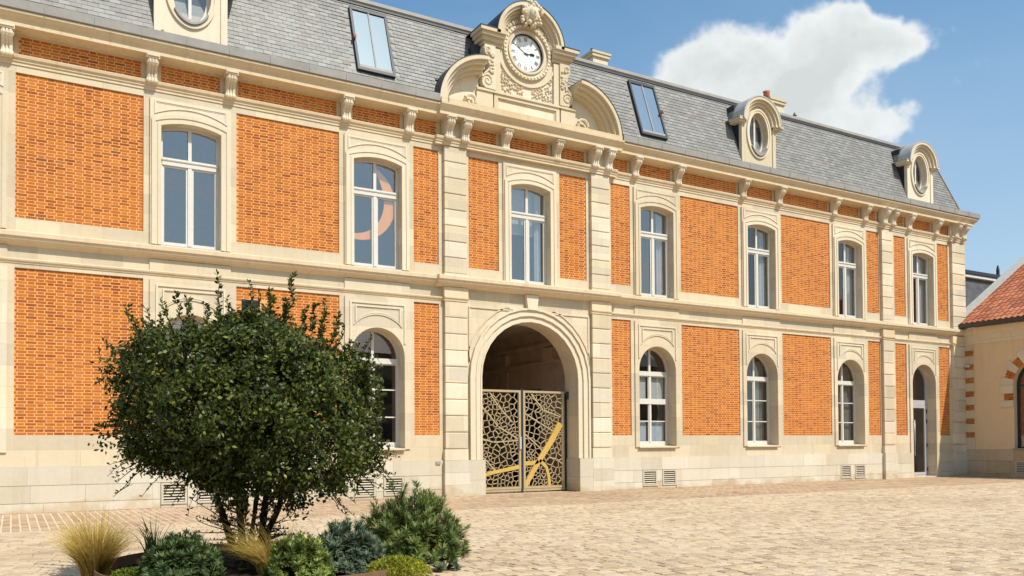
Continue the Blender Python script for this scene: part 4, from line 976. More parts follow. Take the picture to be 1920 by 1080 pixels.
for k, s in enumerate(ROM):
    m = MB(); a = 2*math.pi*k/12; ch_, sh_ = math.cos(a), math.sin(a)
    tot = sum(wd[q] for q in s); x = -tot/2; H = .115; rc = .415
    def put(quad):
        m.add([(C + (rc+v)*sh_ + u*ch_, yD-.004, 12.66 + (rc+v)*ch_ - u*sh_) for u, v in quad], [(0,1,2,3)])
    def bar(u0, v0, u1, v1, w_): put([(u0-w_/2, v0), (u0+w_/2, v0), (u1+w_/2, v1), (u1-w_/2, v1)])
    for q in s:
        xc = x + wd[q]/2
        if q == 'I': bar(xc, -H/2, xc, H/2, .015)
        elif q == 'V': bar(xc, -H/2, xc-.022, H/2, .016); bar(xc, -H/2, xc+.022, H/2, .008)
        else: bar(xc+.022, -H/2, xc-.022, H/2, .016); bar(xc-.022, -H/2, xc+.022, H/2, .008)
        x += wd[q]
    bar(-tot/2+.0, H/2, tot/2, H/2, 0.0001) if False else None
    m.build('numeral', 'black_paint', clock)
def hand(ang_deg, L, w_, tail, orn):
    m = MB(); a = R(ang_deg); ca, sa = math.cos(a), math.sin(a); P = lambda u, v: (C+v*sa+u*ca, yD-.012, 12.66+v*ca-u*sa)
    m.add([P(-w_, -tail), P(w_, -tail), P(w_*.9, L*.6), P(0, L), P(-w_*.9, L*.6)], [(0,1,2,3,4)])
    if orn:
        for vv in (.55, .75): m.add([P(.045*math.cos(q*.785), L*vv+.045*math.sin(q*.785)) for q in range(8)], [tuple(range(8))])
    m.build('clock_hand', 'black_paint', clock)
hand(300, .47, .011, .10, False); hand(86, .34, .014, .06, True)
m = MB(); m.prism(ell(C, 12.66, .03, .03, 12), yD-.02, yD-.013); m.build('hub', 'black_paint', clock)

# ------------------------------------------------------------------ lattice gate in the archway
gate = thing('metal_gate', 'gilded metal gate pierced in a leaf vein pattern, standing in the carriage archway', 'gate', (C, .5, 0))
def vor(pts, x0, x1, z0, z1):
    cells = []
    for i, p in enumerate(pts):
        poly = [(x0, z0), (x1, z0), (x1, z1), (x0, z1)]
        for j, q in enumerate(pts):
            if i == j or abs(p[0]-q[0])+abs(p[1]-q[1]) > 1.2: continue
            mx, mz = (p[0]+q[0])/2, (p[1]+q[1])/2; nx, nz = q[0]-p[0], q[1]-p[1]
            new = []
            for k in range(len(poly)):
                a, b = poly[k], poly[(k+1) % len(poly)]
                da = (a[0]-mx)*nx+(a[1]-mz)*nz; db = (b[0]-mx)*nx+(b[1]-mz)*nz
                if da <= 0: new.append(a)
                if da*db < 0:
                    t_ = da/(da-db); new.append((a[0]+(b[0]-a[0])*t_, a[1]+(b[1]-a[1])*t_))
            poly = new
            if len(poly) < 3: break
        if len(poly) >= 3: cells.append(poly)
    return cells
rg = random.Random(11)
def gbar(m, a, b, w_, y0, y1):
    dx, dz = b[0]-a[0], b[1]-a[1]; L = math.hypot(dx, dz)
    if L < 1e-4: return
    nx, nz = -dz/L*w_/2, dx/L*w_/2; ex, ez = dx/L*w_*.3, dz/L*w_*.3
    m.prism([(a[0]-ex+nx, a[1]-ez+nz), (b[0]+ex+nx, b[1]+ez+nz), (b[0]+ex-nx, b[1]+ez-nz), (a[0]-ex-nx, a[1]-ez-nz)], y0, y1)
def leaf(gx0, gx1, branches, veins):
    z0, z1 = .10, 2.95; y0, y1 = .50, .545
    m = MB(); m.strip(rect(gx0, gx1, z0, z1), rect(gx0+.07, gx1-.07, z0+.06, z1-.06), y0-.02, y1+.02, closed=True, back=True)
    lf = m.build('gate_leaf', 'gate_metal', gate)
    a0, a1, b0, b1 = gx0+.07, gx1-.07, z0+.06, z1-.06
    pts = []
    tries = 0
    while len(pts) < 185 and tries < 9000:
        tries += 1; p = (rg.uniform(a0, a1), rg.uniform(b0, b1))
        if all((p[0]-q[0])**2+(p[1]-q[1])**2 > (.098+.03*math.sin(p[1]*3.1+p[0]*4))**2 for q in pts): pts.append(p)
    cells = vor(pts, a0, a1, b0, b1); done = set(); m = MB()
    for poly in cells:
        for k in range(len(poly)):
            a, b = poly[k], poly[(k+1) % len(poly)]
            kk = tuple(sorted(((round(a[0], 3), round(a[1], 3)), (round(b[0], 3), round(b[1], 3)))))
            if kk in done: continue
            done.add(kk); gbar(m, a, b, rg.choice((.017, .020, .025)), y0+.005, y1-.005)
    for v in veins:
        for a, b in zip(v[:-1], v[1:]): gbar(m, (gx0+a[0], a[1]), (gx0+b[0], b[1]), .034, y0+.002, y1-.002)
    m.build('lattice', 'gate_metal', lf)
    for path, ws in branches:
        m = MB(); n = len(path); L_, R_ = [], []
        for k in range(n):
            p0, p1 = path[max(0, k-1)], path[min(n-1, k+1)]; dx, dz = p1[0]-p0[0], p1[1]-p0[1]; l = math.hypot(dx, dz); nx, nz = -dz/l, dx/l
            L_.append((gx0+path[k][0]+nx*ws[k]/2, path[k][1]+nz*ws[k]/2)); R_.append((gx0+path[k][0]-nx*ws[k]/2, path[k][1]-nz*ws[k]/2))
        m.strip(L_, R_, y0-.012, y1+.012, back=True); m.build('branch', 'gate_gold', lf)
W1 = 1.45; GL = C-1.53; GR = C+.045
leaf(GL, GL+1.50, [([(.0, .44), (.5, .58), (1.0, .66), (1.45, .74)], [.10, .10, .10, .12])], [[(0.05, 1.15), (.35, .95), (.62, .66)], [(.05, 2.6), (.4, 2.3), (.75, 1.9), (1.4, 1.55)], [(.05, 1.6), (.6, 1.45), (1.4, 1.5)], [(.5, 2.85), (.75, 2.5), (1.2, 2.05)]])
leaf(GR, GR+1.43, [([(.05, .15), (.30, .55), (.60, .98), (.95, 1.45), (1.30, 2.0)], [.13, .15, .16, .18, .20]), ([(.06, .83), (.35, .84), (.52, .88)], [.12, .12, .10]), ([(.56, .92), (.80, .70), (.88, .40), (.90, .14)], [.10, .09, .09, .08])],
     [[(.05, 1.7), (.5, 1.35), (.72, 1.15)], [(.05, 2.3), (.6, 2.0), (1.1, 1.75)], [(.9, 1.0), (1.15, .95), (1.36, .8)], [(.3, 2.85), (.7, 2.4), (1.3, 2.2)]])
m = MB(); m.box(C-.035, C+.035, .48, .57, 0, 3.0); m.build('meeting_post', 'dark_metal', gate)
m = MB(); m.box(GR+1.45, C+1.60, .52, .60, 0.0, 2.9); m.build('side_post', 'dark_metal', gate)
m = MB(); m.tube([(GR+1.53, .46, 2.72), (GR+1.53, .46, 2.95)], [.05, .05], 10); m.build('hinge', 'dark_metal', gate)
m = MB(); m.box(C-.10, C-.04, .44, .48, 1.25, 1.6); m.build('lock', 'alu_frame', gate)
for z0 in (.0,):
    m = MB(); m.box(GL, C+1.5, .49, .56, .03, .095); m.build('kick_rail', 'gate_metal', gate)

# orange crescent hanging in the room behind the second window
m = MB(); c2 = UP[2]; o2, i2 = [], []
for k in range(21):
    a = R(28 + (236-28)*k/20); o2.append((c2+.05-.45+1.0*math.sin(a), 7.72+1.02*math.cos(a))); wv = .30*math.sin(math.pi*(k/20)**.62)+.015
    i2.append((c2+.05-.45+(1.0-wv)*math.sin(a), 7.72+(1.02-wv)*math.cos(a)))
m.strip(o2, i2, .215, .235, back=True)
tag(m.build('crescent_ornament', 'orange_paint'), 'large flat orange crescent hanging behind a first floor window pane', 'ornament')

# ------------------------------------------------------------------ courtyard wing at the right
WX = 33.42
wing = thing('courtyard_wing', 'low beige rendered wing with red clay tile roof and brick quoins', 'building', (36, -4, 0))
WY = -9.0; oc, orad, ozs, ozb = -3.02, .96, 3.55, 1.12
class SW_:                                                # helper: build in (u = -Y, z) and place on plane X = WX
    pass
def to_wing(mb, x_front):                                 # mesh built with prism/strip in (u,z) with y as depth -> rotate so that front faces -X
    mb.v = [(x_front + y, -x, z) for x, y, z in mb.v]; return mb
m = MB(); o_, i_ = notch(1.35, orad, ozb, ozs, orad, 5.3, -oc, 20); m.strip(o_, i_, 0, .4)
m.box(0.0, -oc-1.35, 0, .4, 1.07, 5.3); m.box(-oc+1.35, -WY, 0, .4, 1.07, 5.3); m.box(-oc-1.35, -oc+1.35, 0, .4, 1.07, ozb)
to_wing(m, WX).build('wall', 'wing_render', wing)
rp_ = random.Random(5)
for z0, z1 in ((0, .12), (.124, .62), (.624, 1.065)):
    u = .0
    while u < -WY:
        L = rp_.uniform(.6, 1.1); e = min(u+L, -WY)
        if not (u < 3.0 and e > 2.12 and z0 < .6 and False):
            m = MB(); m.box(u+.002, e-.002, -.05+rp_.uniform(-.004, .004), .4, z0+.002, z1-.002); to_wing(m, WX).build('stone_block', 'wing_plinth', wing)
        u = e
m = MB(); m.extr_x([(0, 5.30), (-.03, 5.30), (-.035, 5.42), (-.06, 5.44), (-.065, 5.66), (-.09, 5.68), (-.14, 5.74), (-.16, 5.86), (-.17, 5.95), (.3, 5.95), (.3, 5.30)], .0, -WY); to_wing(m, WX).build('cornice', 'trim_stone', wing)
m = MB(); m.box(.02, .51, -.022, .03, 1.07, 5.30); to_wing(m, WX).build('quoin', 'trim_stone', wing)
bme2 = MB(); bme2.box(-.5, .5, -.012, .02, -.5, .5); bme2.v = [(y, -x, z) for x, y, z in bme2.v]; wbr = bme2.mesh('brick', 'brick_single')
for k in range(7):
    zc = 4.95 - k*.548
    for r in range(4):
        if r % 2 == 0: spans = [(.15, .31), (.325, .49)]
        else: spans = [(.15, .23), (.245, .40), (.415, .49)]
        for a, b in spans: place('brick', wbr, wing, (WX-.022, -(a+b)/2, zc-.085+r*.056), None, (1, b-a, .046))
m = MB(); m.box(.20, .36, -.14, -.03, 4.40, 4.48); m.box(.26, .30, -.06, -.02, 4.36, 4.42); to_wing(m, WX).build('wall_lamp', 'white_paint', wing)
# voussoirs, stone and brick in turn
NV = 13
for k in range(NV):
    a0, a1 = math.pi*k/NV, math.pi*(k+1)/NV; isb = k % 2 == 1; ro = orad + (.36 if isb else .50); ri = orad+.002
    if isb:
        for q in range(3):
            for s_ in range(3):
                b0 = a0+(a1-a0)*(q+.08)/3; b1 = a0+(a1-a0)*(q+.92)/3; r0 = ri+(ro-ri)*(s_+.05)/3; r1 = ri+(ro-ri)*(s_+.95)/3
                m = MB(); m.prism([(-oc-r0*math.cos(b0), ozs+r0*math.sin(b0)), (-oc-r1*math.cos(b0), ozs+r1*math.sin(b0)), (-oc-r1*math.cos(b1), ozs+r1*math.sin(b1)), (-oc-r0*math.cos(b1), ozs+r0*math.sin(b1))], -.035, .02); to_wing(m, WX).build('brick', 'brick_single', wing)
    m = MB(); n = 4; o2 = [(-oc-ro*math.cos(a0+(a1-a0)*j/n), ozs+ro*math.sin(a0+(a1-a0)*j/n)) for j in range(n+1)]; i2 = [(-oc-ri*math.cos(a0+(a1-a0)*j/n), ozs+ri*math.sin(a0+(a1-a0)*j/n)) for j in range(n+1)]
    m.strip(o2, i2, -.026 if isb else -.045, .03); to_wing(m, WX).build('voussoir', 'mortar' if isb else 'carved_stone', wing)
for sx in (-1, 1):
    for (z0, z1, wv, isb) in ((3.25, 3.545, .50, False), (2.98, 3.245, .36, True), (2.72, 2.975, .50, False)):
        a, b = sorted((-oc+sx*(orad+.002), -oc+sx*(orad+wv))); m = MB(); m.box(a, b, -.026 if isb else -.045, .03, z0, z1); to_wing(m, WX).build('jamb_block', 'mortar' if isb else 'carved_stone', wing)
        if isb:
            for r in range(4): 
                for h_ in range(2):
                    p = a+.005+(b-a-.01)*h_/2; place('brick', wbr, wing, (WX-.028, -(p+(b-a)/4), z0+.035+r*.064), None, (1, (b-a)/2-.015, .05))
m = MB(); ring(m, -oc, orad, ozb, ozs, orad, -.07, -.001, .20, .27); m.box(-oc-.03, -oc+.03, .205, .265, ozb, 4.45); m.box(-oc-orad+.05, -oc+orad-.05, .206, .264, 3.5, 3.58); m.box(-oc-orad, -oc+orad, .2, .27, ozb, ozb+.06)
ww = to_wing(m, WX).build('window', 'dark_metal', wing)
m = MB(); pl_ = offset_outline(-oc, orad, ozb, ozs, orad, -.05); m.add([(x, .235, z) for x, z in pl_], [tuple(range(len(pl_)))]); to_wing(m, WX).build('pane', 'glass', ww)
m = MB(); m.box(-oc-1.1, -oc+1.1, 1.2, 1.3, .8, 4.9); m.box(-oc-1.15, -oc-1.1, .42, 1.2, .8, 4.9); m.box(-oc+1.1, -oc+1.15, .42, 1.2, .8, 4.9); m.box(-oc-1.1, -oc+1.1, .42, 1.2, .75, .8); m.box(-oc-1.1, -oc+1.1, .42, 1.2, 4.9, 4.95); to_wing(m, WX).build('room', 'interior', ww)
m = MB(); m.box(-oc-orad-.03, -oc+orad+.03, -.09, .2, ozb-.05, ozb); to_wing(m, WX).build('sill', 'zinc', ww)
m = MB(); m.strip(rect(2.10, 2.75, .10, .62), rect(2.15, 2.70, .15, .57), -.075, .0, closed=True); to_wing(m, WX); gv = m.build('vent_grille', 'louvre_paint', wing)
m = MB(); m.box(2.12, 2.72, -.056, -.052, .12, .6); to_wing(m, WX).build('backing', 'black_paint', gv)
for k in range(6):
    m = MB(); m.box(2.15, 2.70, -.07, -.06, .17+k*.066, .205+k*.066); to_wing(m, WX).build('slat', 'louvre_paint', gv)
m = MB(); m.extr_x([(-.18, 5.955), (-.42, 5.955), (-.45, 5.98), (-.45, 6.13), (-.42, 6.13), (-.41, 6.0), (-.18, 6.0)], -.15, -WY); to_wing(m, WX).build('gutter', 'brown_gutter', wing)
SLW = .61; X0, Z0 = WX-.33, 6.10; XT = WX+5.2
def wroof(x, y, n=0): return Vector((x, y, Z0+(x-X0)*SLW)) + Vector((-SLW, 0, 1)).normalized()*n
m = MB(); m.add([tuple(wroof(X0, 0)), tuple(wroof(XT, 0)), tuple(wroof(XT, WY)), tuple(wroof(X0, WY)), (XT+5.2, 0, Z0), (XT+5.2, WY, Z0)], [(0,1,2,3), (1,4,5,2), (0,1,4), (3,2,5)])
m.build('roof', 'terracotta', wing)
tm = MB(); seg = 8; TW, TL = .225, .38                    # one wavy tile
vs, fs = [], []
for i in range(seg+1):
    y = -TW/2+TW*i/seg*1.08; hgt = .028*math.sin(2*math.pi*i/seg)+.02
    vs += [(0, y, hgt+.022), (TL, y, hgt+.0), (0, y, hgt+.0)]
    if i: a = 3*(i-1); b = 3*i; fs += [(a, b, b+1, a+1), (a+2, b+2, b, a)]
tm.add(vs, fs); tile_me = tm.mesh('roof_tile', 'tile_clay', recalc=False)
nrow = int(5.9*math.hypot(1, SLW)/.32*.98); rest = MB(); cnt = 0
ry = -math.atan(SLW)
for r in range(nrow):
    s_ = .32*r/math.hypot(1, SLW)
    if X0+s_ > XT-.1: break
    y = -.16
    while y > WY+.1:
        p = wroof(X0+.02+s_, y, .012)
        if y > -3.4 and cnt < 300:
            place('roof_tile', tile_me, wing, tuple(p), (0, ry, 0)); cnt += 1
        else:
            ca, sa = math.cos(-ry), math.sin(-ry)
            rest.add([(p.x+v[0]*ca-v[2]*sa, p.y+v[1], p.z+v[0]*sa+v[2]*ca) for v in tm.v], tm.f)
        y -= TW
tag(rest.build('tiles', 'tile_clay', wing, recalc=False), kind='stuff')
m = MB(); m.tube([tuple(wroof(XT, .0, .05)), tuple(wroof(XT, WY, .05))], [.10, .10], 8); m.build('ridge_tile', 'terracotta', wing, smooth=True)
m = MB()                                                  # cemented verge against the main building
vs = [tuple(wroof(x, y, n)) for n in (-.25, .07) for (x, y) in ((X0-.02, -.04), (XT+.1, -.04), (XT+.1, .42), (X0-.02, .42))]
m.add(vs, [(0,1,2,3),(4,5,6,7),(0,1,5,4),(1,2,6,5),(2,3,7,6),(3,0,4,7)]); m.build('verge', 'lead_white', wing)
m = MB(); m.box(XR+.45, XT+5, .0, .35, 0, 6.0); m.build('gable_wall', 'wing_render', wing)

# ------------------------------------------------------------------ building beyond
far = thing('slate_roofed_house', 'grey slate roofed house rising behind the red tiled wing', 'building', (48, 9, 0))
m = MB(); m.box(37, 62, 6.2, 14, 0, 8.0); m.build('wall', 'wing_render', far)
m = MB(); m.add([(36.8, 5.9, 8.0), (62, 5.9, 8.0), (62, 6.5, 10.25), (36.8, 6.5, 10.25), (36.8, 14, 8), (62, 14, 8), (62, 13.5, 10.25), (36.8, 13.5, 10.25)], [(0,1,2,3), (4,5,6,7), (0,3,7,4), (1,2,6,5)]); rf = m.build('roof', 'far_slate', far)
m = MB(); m.box(36.7, 62.1, 6.28, 6.6, 10.25, 10.36); m.build('roof_band', 'white_paint', far)
m = MB(); m.add([(36.7, 6.3, 10.36), (62.1, 6.3, 10.36), (62.1, 9.8, 11.6), (36.7, 9.8, 11.6), (36.7, 13.5, 10.3), (62.1, 13.5, 10.3)], [(0,1,2,3), (3,2,5,4), (0,3,4), (1,2,5)]); m.build('roof', 'dark_metal', far)
m = MB(); m.box(36.7, 62.1, 6.22, 6.34, 10.42, 10.60); m.build('roof_edge', 'dark_metal', far)
m = MB(); m.tube([(47.6, 6.6, 10.4), (47.6, 6.6, 11.0), (47.6, 6.6, 11.25)], [.09, .09, .04], 8); m.build('finial', 'dark_metal', far)

# building across the courtyard, behind the viewer: it shows only as reflections in the panes
opp = thing('facing_house', 'plain stone house across the courtyard mirrored in the ground floor panes', 'building', (8, -54, 0))
m = MB(); m.box(-30, 60, -60, -50, 0, 9.6); m.build('wall', 'stone_opposite', opp)
m = MB(); m.add([(-31, -49.5, 9.6), (61, -49.5, 9.6), (61, -55, 12.4), (-31, -55, 12.4), (61, -60.5, 9.6), (-31, -60.5, 9.6)], [(0,1,2,3), (3,2,4,5), (0,3,5), (1,2,4)]); m.build('roof', 'slate_many', opp)
wm = MB(); wm.box(-.6, .6, -.05, .06, 0, 2.1); wme = wm.mesh('window', 'dark_metal')
for k in range(22):
    for z in (1.2, 5.2): place('window', wme, opp, (-27+k*4, -49.98, z))

# ------------------------------------------------------------------ ground
m = MB(); S = 400; m.add([(-S, -S, -.012), (S, -S, -.012), (S, S, -.012), (-S, S, -.012)], [(0,1,2,3)])
ground = tag(m.build('ground', 'ground_joint'), kind='structure')
PY0, PY1 = -4.55, -.075
m = MB(); m.box(XL, 33.4, PY0, PY1, -.011, -.006); walk = tag(m.build('pavement', 'joint_pale'), kind='structure')
def inview(p, mg=60):
    x, y, d = px(p); return d > 1 and -mg < x < 1920+mg and -mg < y < 1080+mg*2
def paving_field(items, nm, parent, mat, n_single=300):
    key = []
    for i, (x0, x1, y0, y1, z) in enumerate(items):
        xx, yy, d = px(((x0+x1)/2, (y0+y1)/2, 0)); hid = 215 < xx < 800 and yy > 1000
        key.append((0 if (2 < xx < 1918 and yy < 1078 and not hid) else 1, d, i))
    key.sort(); single = set(i for _, _, i in key[:n_single])
    pm = MB(); b_ = .07
    tv = [(-.5,-.5,-.02),(.5,-.5,-.02),(.5,.5,-.02),(-.5,.5,-.02),(-.5,-.5,-.006),(.5,-.5,-.006),(.5,.5,-.006),(-.5,.5,-.006),(-.5+b_,-.5+b_,0),(.5-b_,-.5+b_,0),(.5-b_,.5-b_,0),(-.5+b_,.5-b_,0)]
    tf = [(0,1,5,4),(1,2,6,5),(2,3,7,6),(3,0,4,7),(4,5,9,8),(5,6,10,9),(6,7,11,10),(7,4,8,11),(8,9,10,11)]
    pm.add(tv, tf); me = pm.mesh(nm, mat+'_single')
    big = MB()
    for i, (x0, x1, y0, y1, z) in enumerate(items):
        if i in single:
            place(nm, me, parent, ((x0+x1)/2, (y0+y1)/2, z), (random.uniform(-.015, .015), random.uniform(-.015, .015), random.uniform(-.03, .03)), (x1-x0, y1-y0, 1))
        else:
            n = len(big.v); tx, ty = random.uniform(-.02, .02), random.uniform(-.02, .02); w_, h_ = x1-x0, y1-y0
            big.v += [((x0+x1)/2+u*w_, (y0+y1)/2+v*h_, z+q+u*tx*w_+v*ty*h_) for u, v, q in tv]; big.f += [tuple(k+n for k in f) for f in tf]
    tag(big.build(nm+'s', mat+'_many', parent, recalc=False), kind='stuff')
items = []                                                # brick pavers set end-on along the facade
x = XL; kx = 0
while x < 33.2:
    y = PY0 + (kx % 2)*.14 - .14
    while y < PY1:
        y0, y1 = max(y, PY0)+.006, min(y+.28, PY1)-.006
        if y1-y0 > .05 and inview((x, y, 0)): items.append((x+.012, x+.142-.012, y0, y1, random.uniform(-.003, .002)))
        y += .28
    x += .142; kx += 1
paving_field(items, 'paver', walk, 'paver')
m = MB(); 
items = []                                                # granite setts in wandering rows
y = PY0-.02
while y > -17.5:
    dw = random.uniform(.125, .165); x = -6 + random.uniform(0, .2)
    while x < 33.3:
        L = random.uniform(.15, .27)
        wob = .03*math.sin(x*.5+y*.7)
        if inview((x, y, 0), 30): items.append((x+.009, x+L-.009, y-dw+.006+wob, y-.006+wob, random.uniform(-.004, .004)))
        x += L
    y -= dw
paving_field(items, 'sett', ground, 'sett')
print('setts', len(items), 'bricks', len(bricks), 'slates', len(sl_list))
# pale kerb stones between the pavers and the setts
x = 6.0
while x < 33.0:
    L = random.uniform(.8, 1.1); m = MB(); m.box(x+.004, x+L-.004, PY0-.11, PY0-.012, -.02, .006+random.uniform(0, .004)); m.build('kerb_stone', 'plinth_stone', walk); x += L

# ------------------------------------------------------------------ round planter
PH = .30; PR = 1.50
pc = on_z(502, 1046, PH); PC = Vector((pc.x, pc.y, 0))
planter = thing('round_planter', 'low round rust brown steel planter filled with mixed plants', 'planter', tuple(PC))
m = MB(); n = 96; vs = []; fs = []
for k in range(n):
    a = 2*math.pi*k/n; ca, sa = math.cos(a), math.sin(a)
    vs += [(PC.x+PR*ca, PC.y+PR*sa, -.01), (PC.x+PR*ca, PC.y+PR*sa, PH), (PC.x+(PR-.012)*ca, PC.y+(PR-.012)*sa, PH), (PC.x+(PR-.012)*ca, PC.y+(PR-.012)*sa, .02)]
    b = 4*k; e = 4*((k+1) % n); fs += [(b, e, e+1, b+1), (b+1, e+1, e+2, b+2), (b+2, e+2, e+3, b+3)]
m.add(vs, fs); m.build('rim', 'corten', planter)
SZ = .20
m = MB(); vs = [(PC.x, PC.y, SZ+.03)]; fs = []
for r in range(1, 13):
    for k in range(48):
        a = 2*math.pi*k/48; rr = (PR-.014)*r/12; vs.append((PC.x+rr*math.cos(a), PC.y+rr*math.sin(a), SZ+random.uniform(-.02, .025)))
for k in range(48): fs.append((0, 1+k, 1+(k+1) % 48))
for r in range(11):
    for k in range(48): a = 1+r*48; fs.append((a+k, a+48+k, a+48+(k+1) % 48, a+(k+1) % 48))
m.add(vs, fs); m.build('soil', 'soil', planter)

# ------------------------------------------------------------------ plants
def rvec(r): 
    while True:
        v = Vector((r.uniform(-1, 1), r.uniform(-1, 1), r.uniform(-1, 1)))
        if .05 < v.length < 1: return v.normalized()
def leafq(V, F, p, d, nrm, L, w_, fold=0.0):
    s_ = d.cross(nrm)
    if s_.length < 1e-3: return
    s_ = s_.normalized(); n = len(V); mid = p+d*L*.5
    V += [tuple(p), tuple(mid+s_*w_/2+nrm*fold), tuple(p+d*L), tuple(mid-s_*w_/2+nrm*fold)]
    F += [(n, n+1, n+2, n+3)]
# big evergreen shrub
rb = random.Random(21)
TB = at_depth(468, 1030, 8.55); TB = Vector((TB.x, TB.y, SZ))
bush = thing('evergreen_shrub', 'large rounded dark evergreen shrub on several stems with stray upright shoots', 'shrub', tuple(TB))
CR = at_depth(476, 750, 8.6)
def crown_r(d):                                           # radius of the crown in direction d (unit)
    rx = d.dot(rt0); rz = d.z; ry_ = d.dot(Vector((math.sin(YAW), math.cos(YAW), 0)))
    up_r = .77 if rz > 0 else 1.02
    k = (abs(rx/(1.27 if rx > 0 else 1.2))**2.2 + abs(ry_/1.2)**2.2 + abs(rz/up_r)**2.2)**(-1/2.2)
    k *= 1 + .06*math.sin(rx*5.1+1.0+ry_*3) + .06*math.sin(rz*6.3+rx*4.0+2) + .05*math.sin(ry_*9+rz*5) + .03*math.sin(rx*17+rz*13)
    if rx > 0 and rz > 0: k *= 1 - .30*min(rx, rz)
    if rx > 0 and rz < 0: k *= 1 + .12*min(rx, -rz)*1.4
    if rz < -.3 and rx < 0: k *= 1 - .14*min(1, (-rz-.2)*2)*min(1, -rx*2)
    return k
stems = MB(); tips = []
for k in range(7):
    a = 6.28*k/7+rb.uniform(-.3, .3); lean = rb.uniform(.12, .5)
    p0 = TB+Vector((math.cos(a)*.07, math.sin(a)*.07, -.08)); pts = [p0]; rads = [rb.uniform(.030, .045)]
    top = CR + Vector((math.cos(a)*lean*1.5, math.sin(a)*lean*1.5, rb.uniform(-.2, .4)))
    for j in range(1, 7):
        u_ = j/6; q = p0.lerp(top, u_)+Vector((rb.uniform(-.04, .04), rb.uniform(-.04, .04), 0)); pts.append(q); rads.append(rads[0]*(1-.75*u_))
    stems.tube(pts, rads, 7)
    for j in range(5):
        b0 = pts[4+j % 3]; d = rvec(rb); d.z = abs(d.z)*.5-.1; b1 = b0+d.normalized()*rb.uniform(.4, .7); stems.tube([b0, b0.lerp(b1, .5)+Vector((0, 0, .05)), b1], [.016, .010, .004], 5)
stems.build('trunk', 'bark', bush)
LV, LF = [], []
shoots = MB()
def clump(c, outd, n, spread):
    for _ in range(n):
        p = c + rvec(rb)*spread*rb.random()**.5
        nr = (outd*.7+rvec(rb)*.9+Vector((0, 0, .35))).normalized(); d = rvec(rb); d = (d-nr*d.dot(nr))
        if d.length < .05: continue
        leafq(LV, LF, p, d.normalized(), nr, rb.uniform(.038, .064), rb.uniform(.024, .036), rb.uniform(-.004, .006))
for k in range(1700):
    d = rvec(rb)
    if d.z < -.93: continue
    r = crown_r(d)*(rb.uniform(.86, 1.02) if rb.random() < .6 else rb.uniform(.3, .9))
    if d.z < -.6 and rb.random() < .3: continue
    clump(CR+d*r, d, 52, rb.uniform(.08, .16))
def shoot_line(p0, p1, n, Lf, wob=.03):
    pts = [p0.lerp(p1, j/5)+Vector((rb.uniform(-wob, wob), rb.uniform(-wob, wob), 0))*(j > 0) for j in range(6)]
    shoots.tube(pts, [.006, .005, .005, .004, .003, .002], 4)
    for j in range(n):
        u_ = (j+.5)/n; kk = min(4, int(u_*5)); p = pts[kk].lerp(pts[kk+1], u_*5-kk)
        d = rvec(rb); d.z = abs(d.z)*.6+.2; d.normalize(); nr = rvec(rb); nr = (nr-d*nr.dot(d))
        if nr.length > .05: leafq(LV, LF, p, d, nr.normalized(), Lf*rb.uniform(.7, 1.2), Lf*.5)
for (sx, sy, bx, by) in [(405, 512, 415, 610), (548, 515, 545, 600), (505, 540, 512, 615), (515, 552, 505, 620), (612, 560, 600, 640), (330, 548, 345, 620), (235, 572, 290, 680), (200, 640, 250, 720), (352, 560, 350, 630), (640, 585, 610, 660), (270, 600, 300, 680), (440, 585, 430, 630), (470, 575, 465, 630), (575, 575, 570, 640), (690, 690, 650, 730), (185, 800, 240, 800), (725, 740, 680, 770), (655, 640, 630, 690), (300, 590, 320, 650), (385, 570, 380, 630), (535, 560, 530, 620), (225, 690, 260, 730), (590, 570, 585, 620)]:
    D = 8.6+rb.uniform(-.5, .35); shoot_line(at_depth(bx, by, D), at_depth(sx, sy, D), 64, .055)
for k in range(46):                                       # upright young shoots over the whole crown
    d = rvec(rb); d.z = abs(d.z)*.8+.25; d.normalize(); p0 = CR+d*crown_r(d)*.9; p1 = p0+Vector((d.x*.16, d.y*.16, rb.uniform(.14, .42))); shoot_line(p0, p1, 30, .05, .015)
for k in range(110):                                       # thin lower twigs
    d = rvec(rb); d.z = -abs(d.z)-.35; d.normalize(); p0 = CR+d*crown_r(d)*.85; p1 = p0+Vector((d.x*.45, d.y*.45, -rb.uniform(.05, .45))); shoot_line(p0, p1, 22, .042)
for k in range(70):                                       # small leafy twigs low on the stems
    a = rb.uniform(0, 6.28); p0 = TB+Vector((math.cos(a)*.12, math.sin(a)*.12, rb.uniform(.15, .6))); p1 = p0+Vector((math.cos(a), math.sin(a), rb.uniform(-.1, .8)))*rb.uniform(.15, .5); shoot_line(p0, p1, 16, .035)
m = MB(); m.v = LV; m.f = LF; crown = m.build('crown', 'holly_leaf', bush, recalc=False)
tag(shoots.build('twigs', 'bark', bush), kind='stuff')

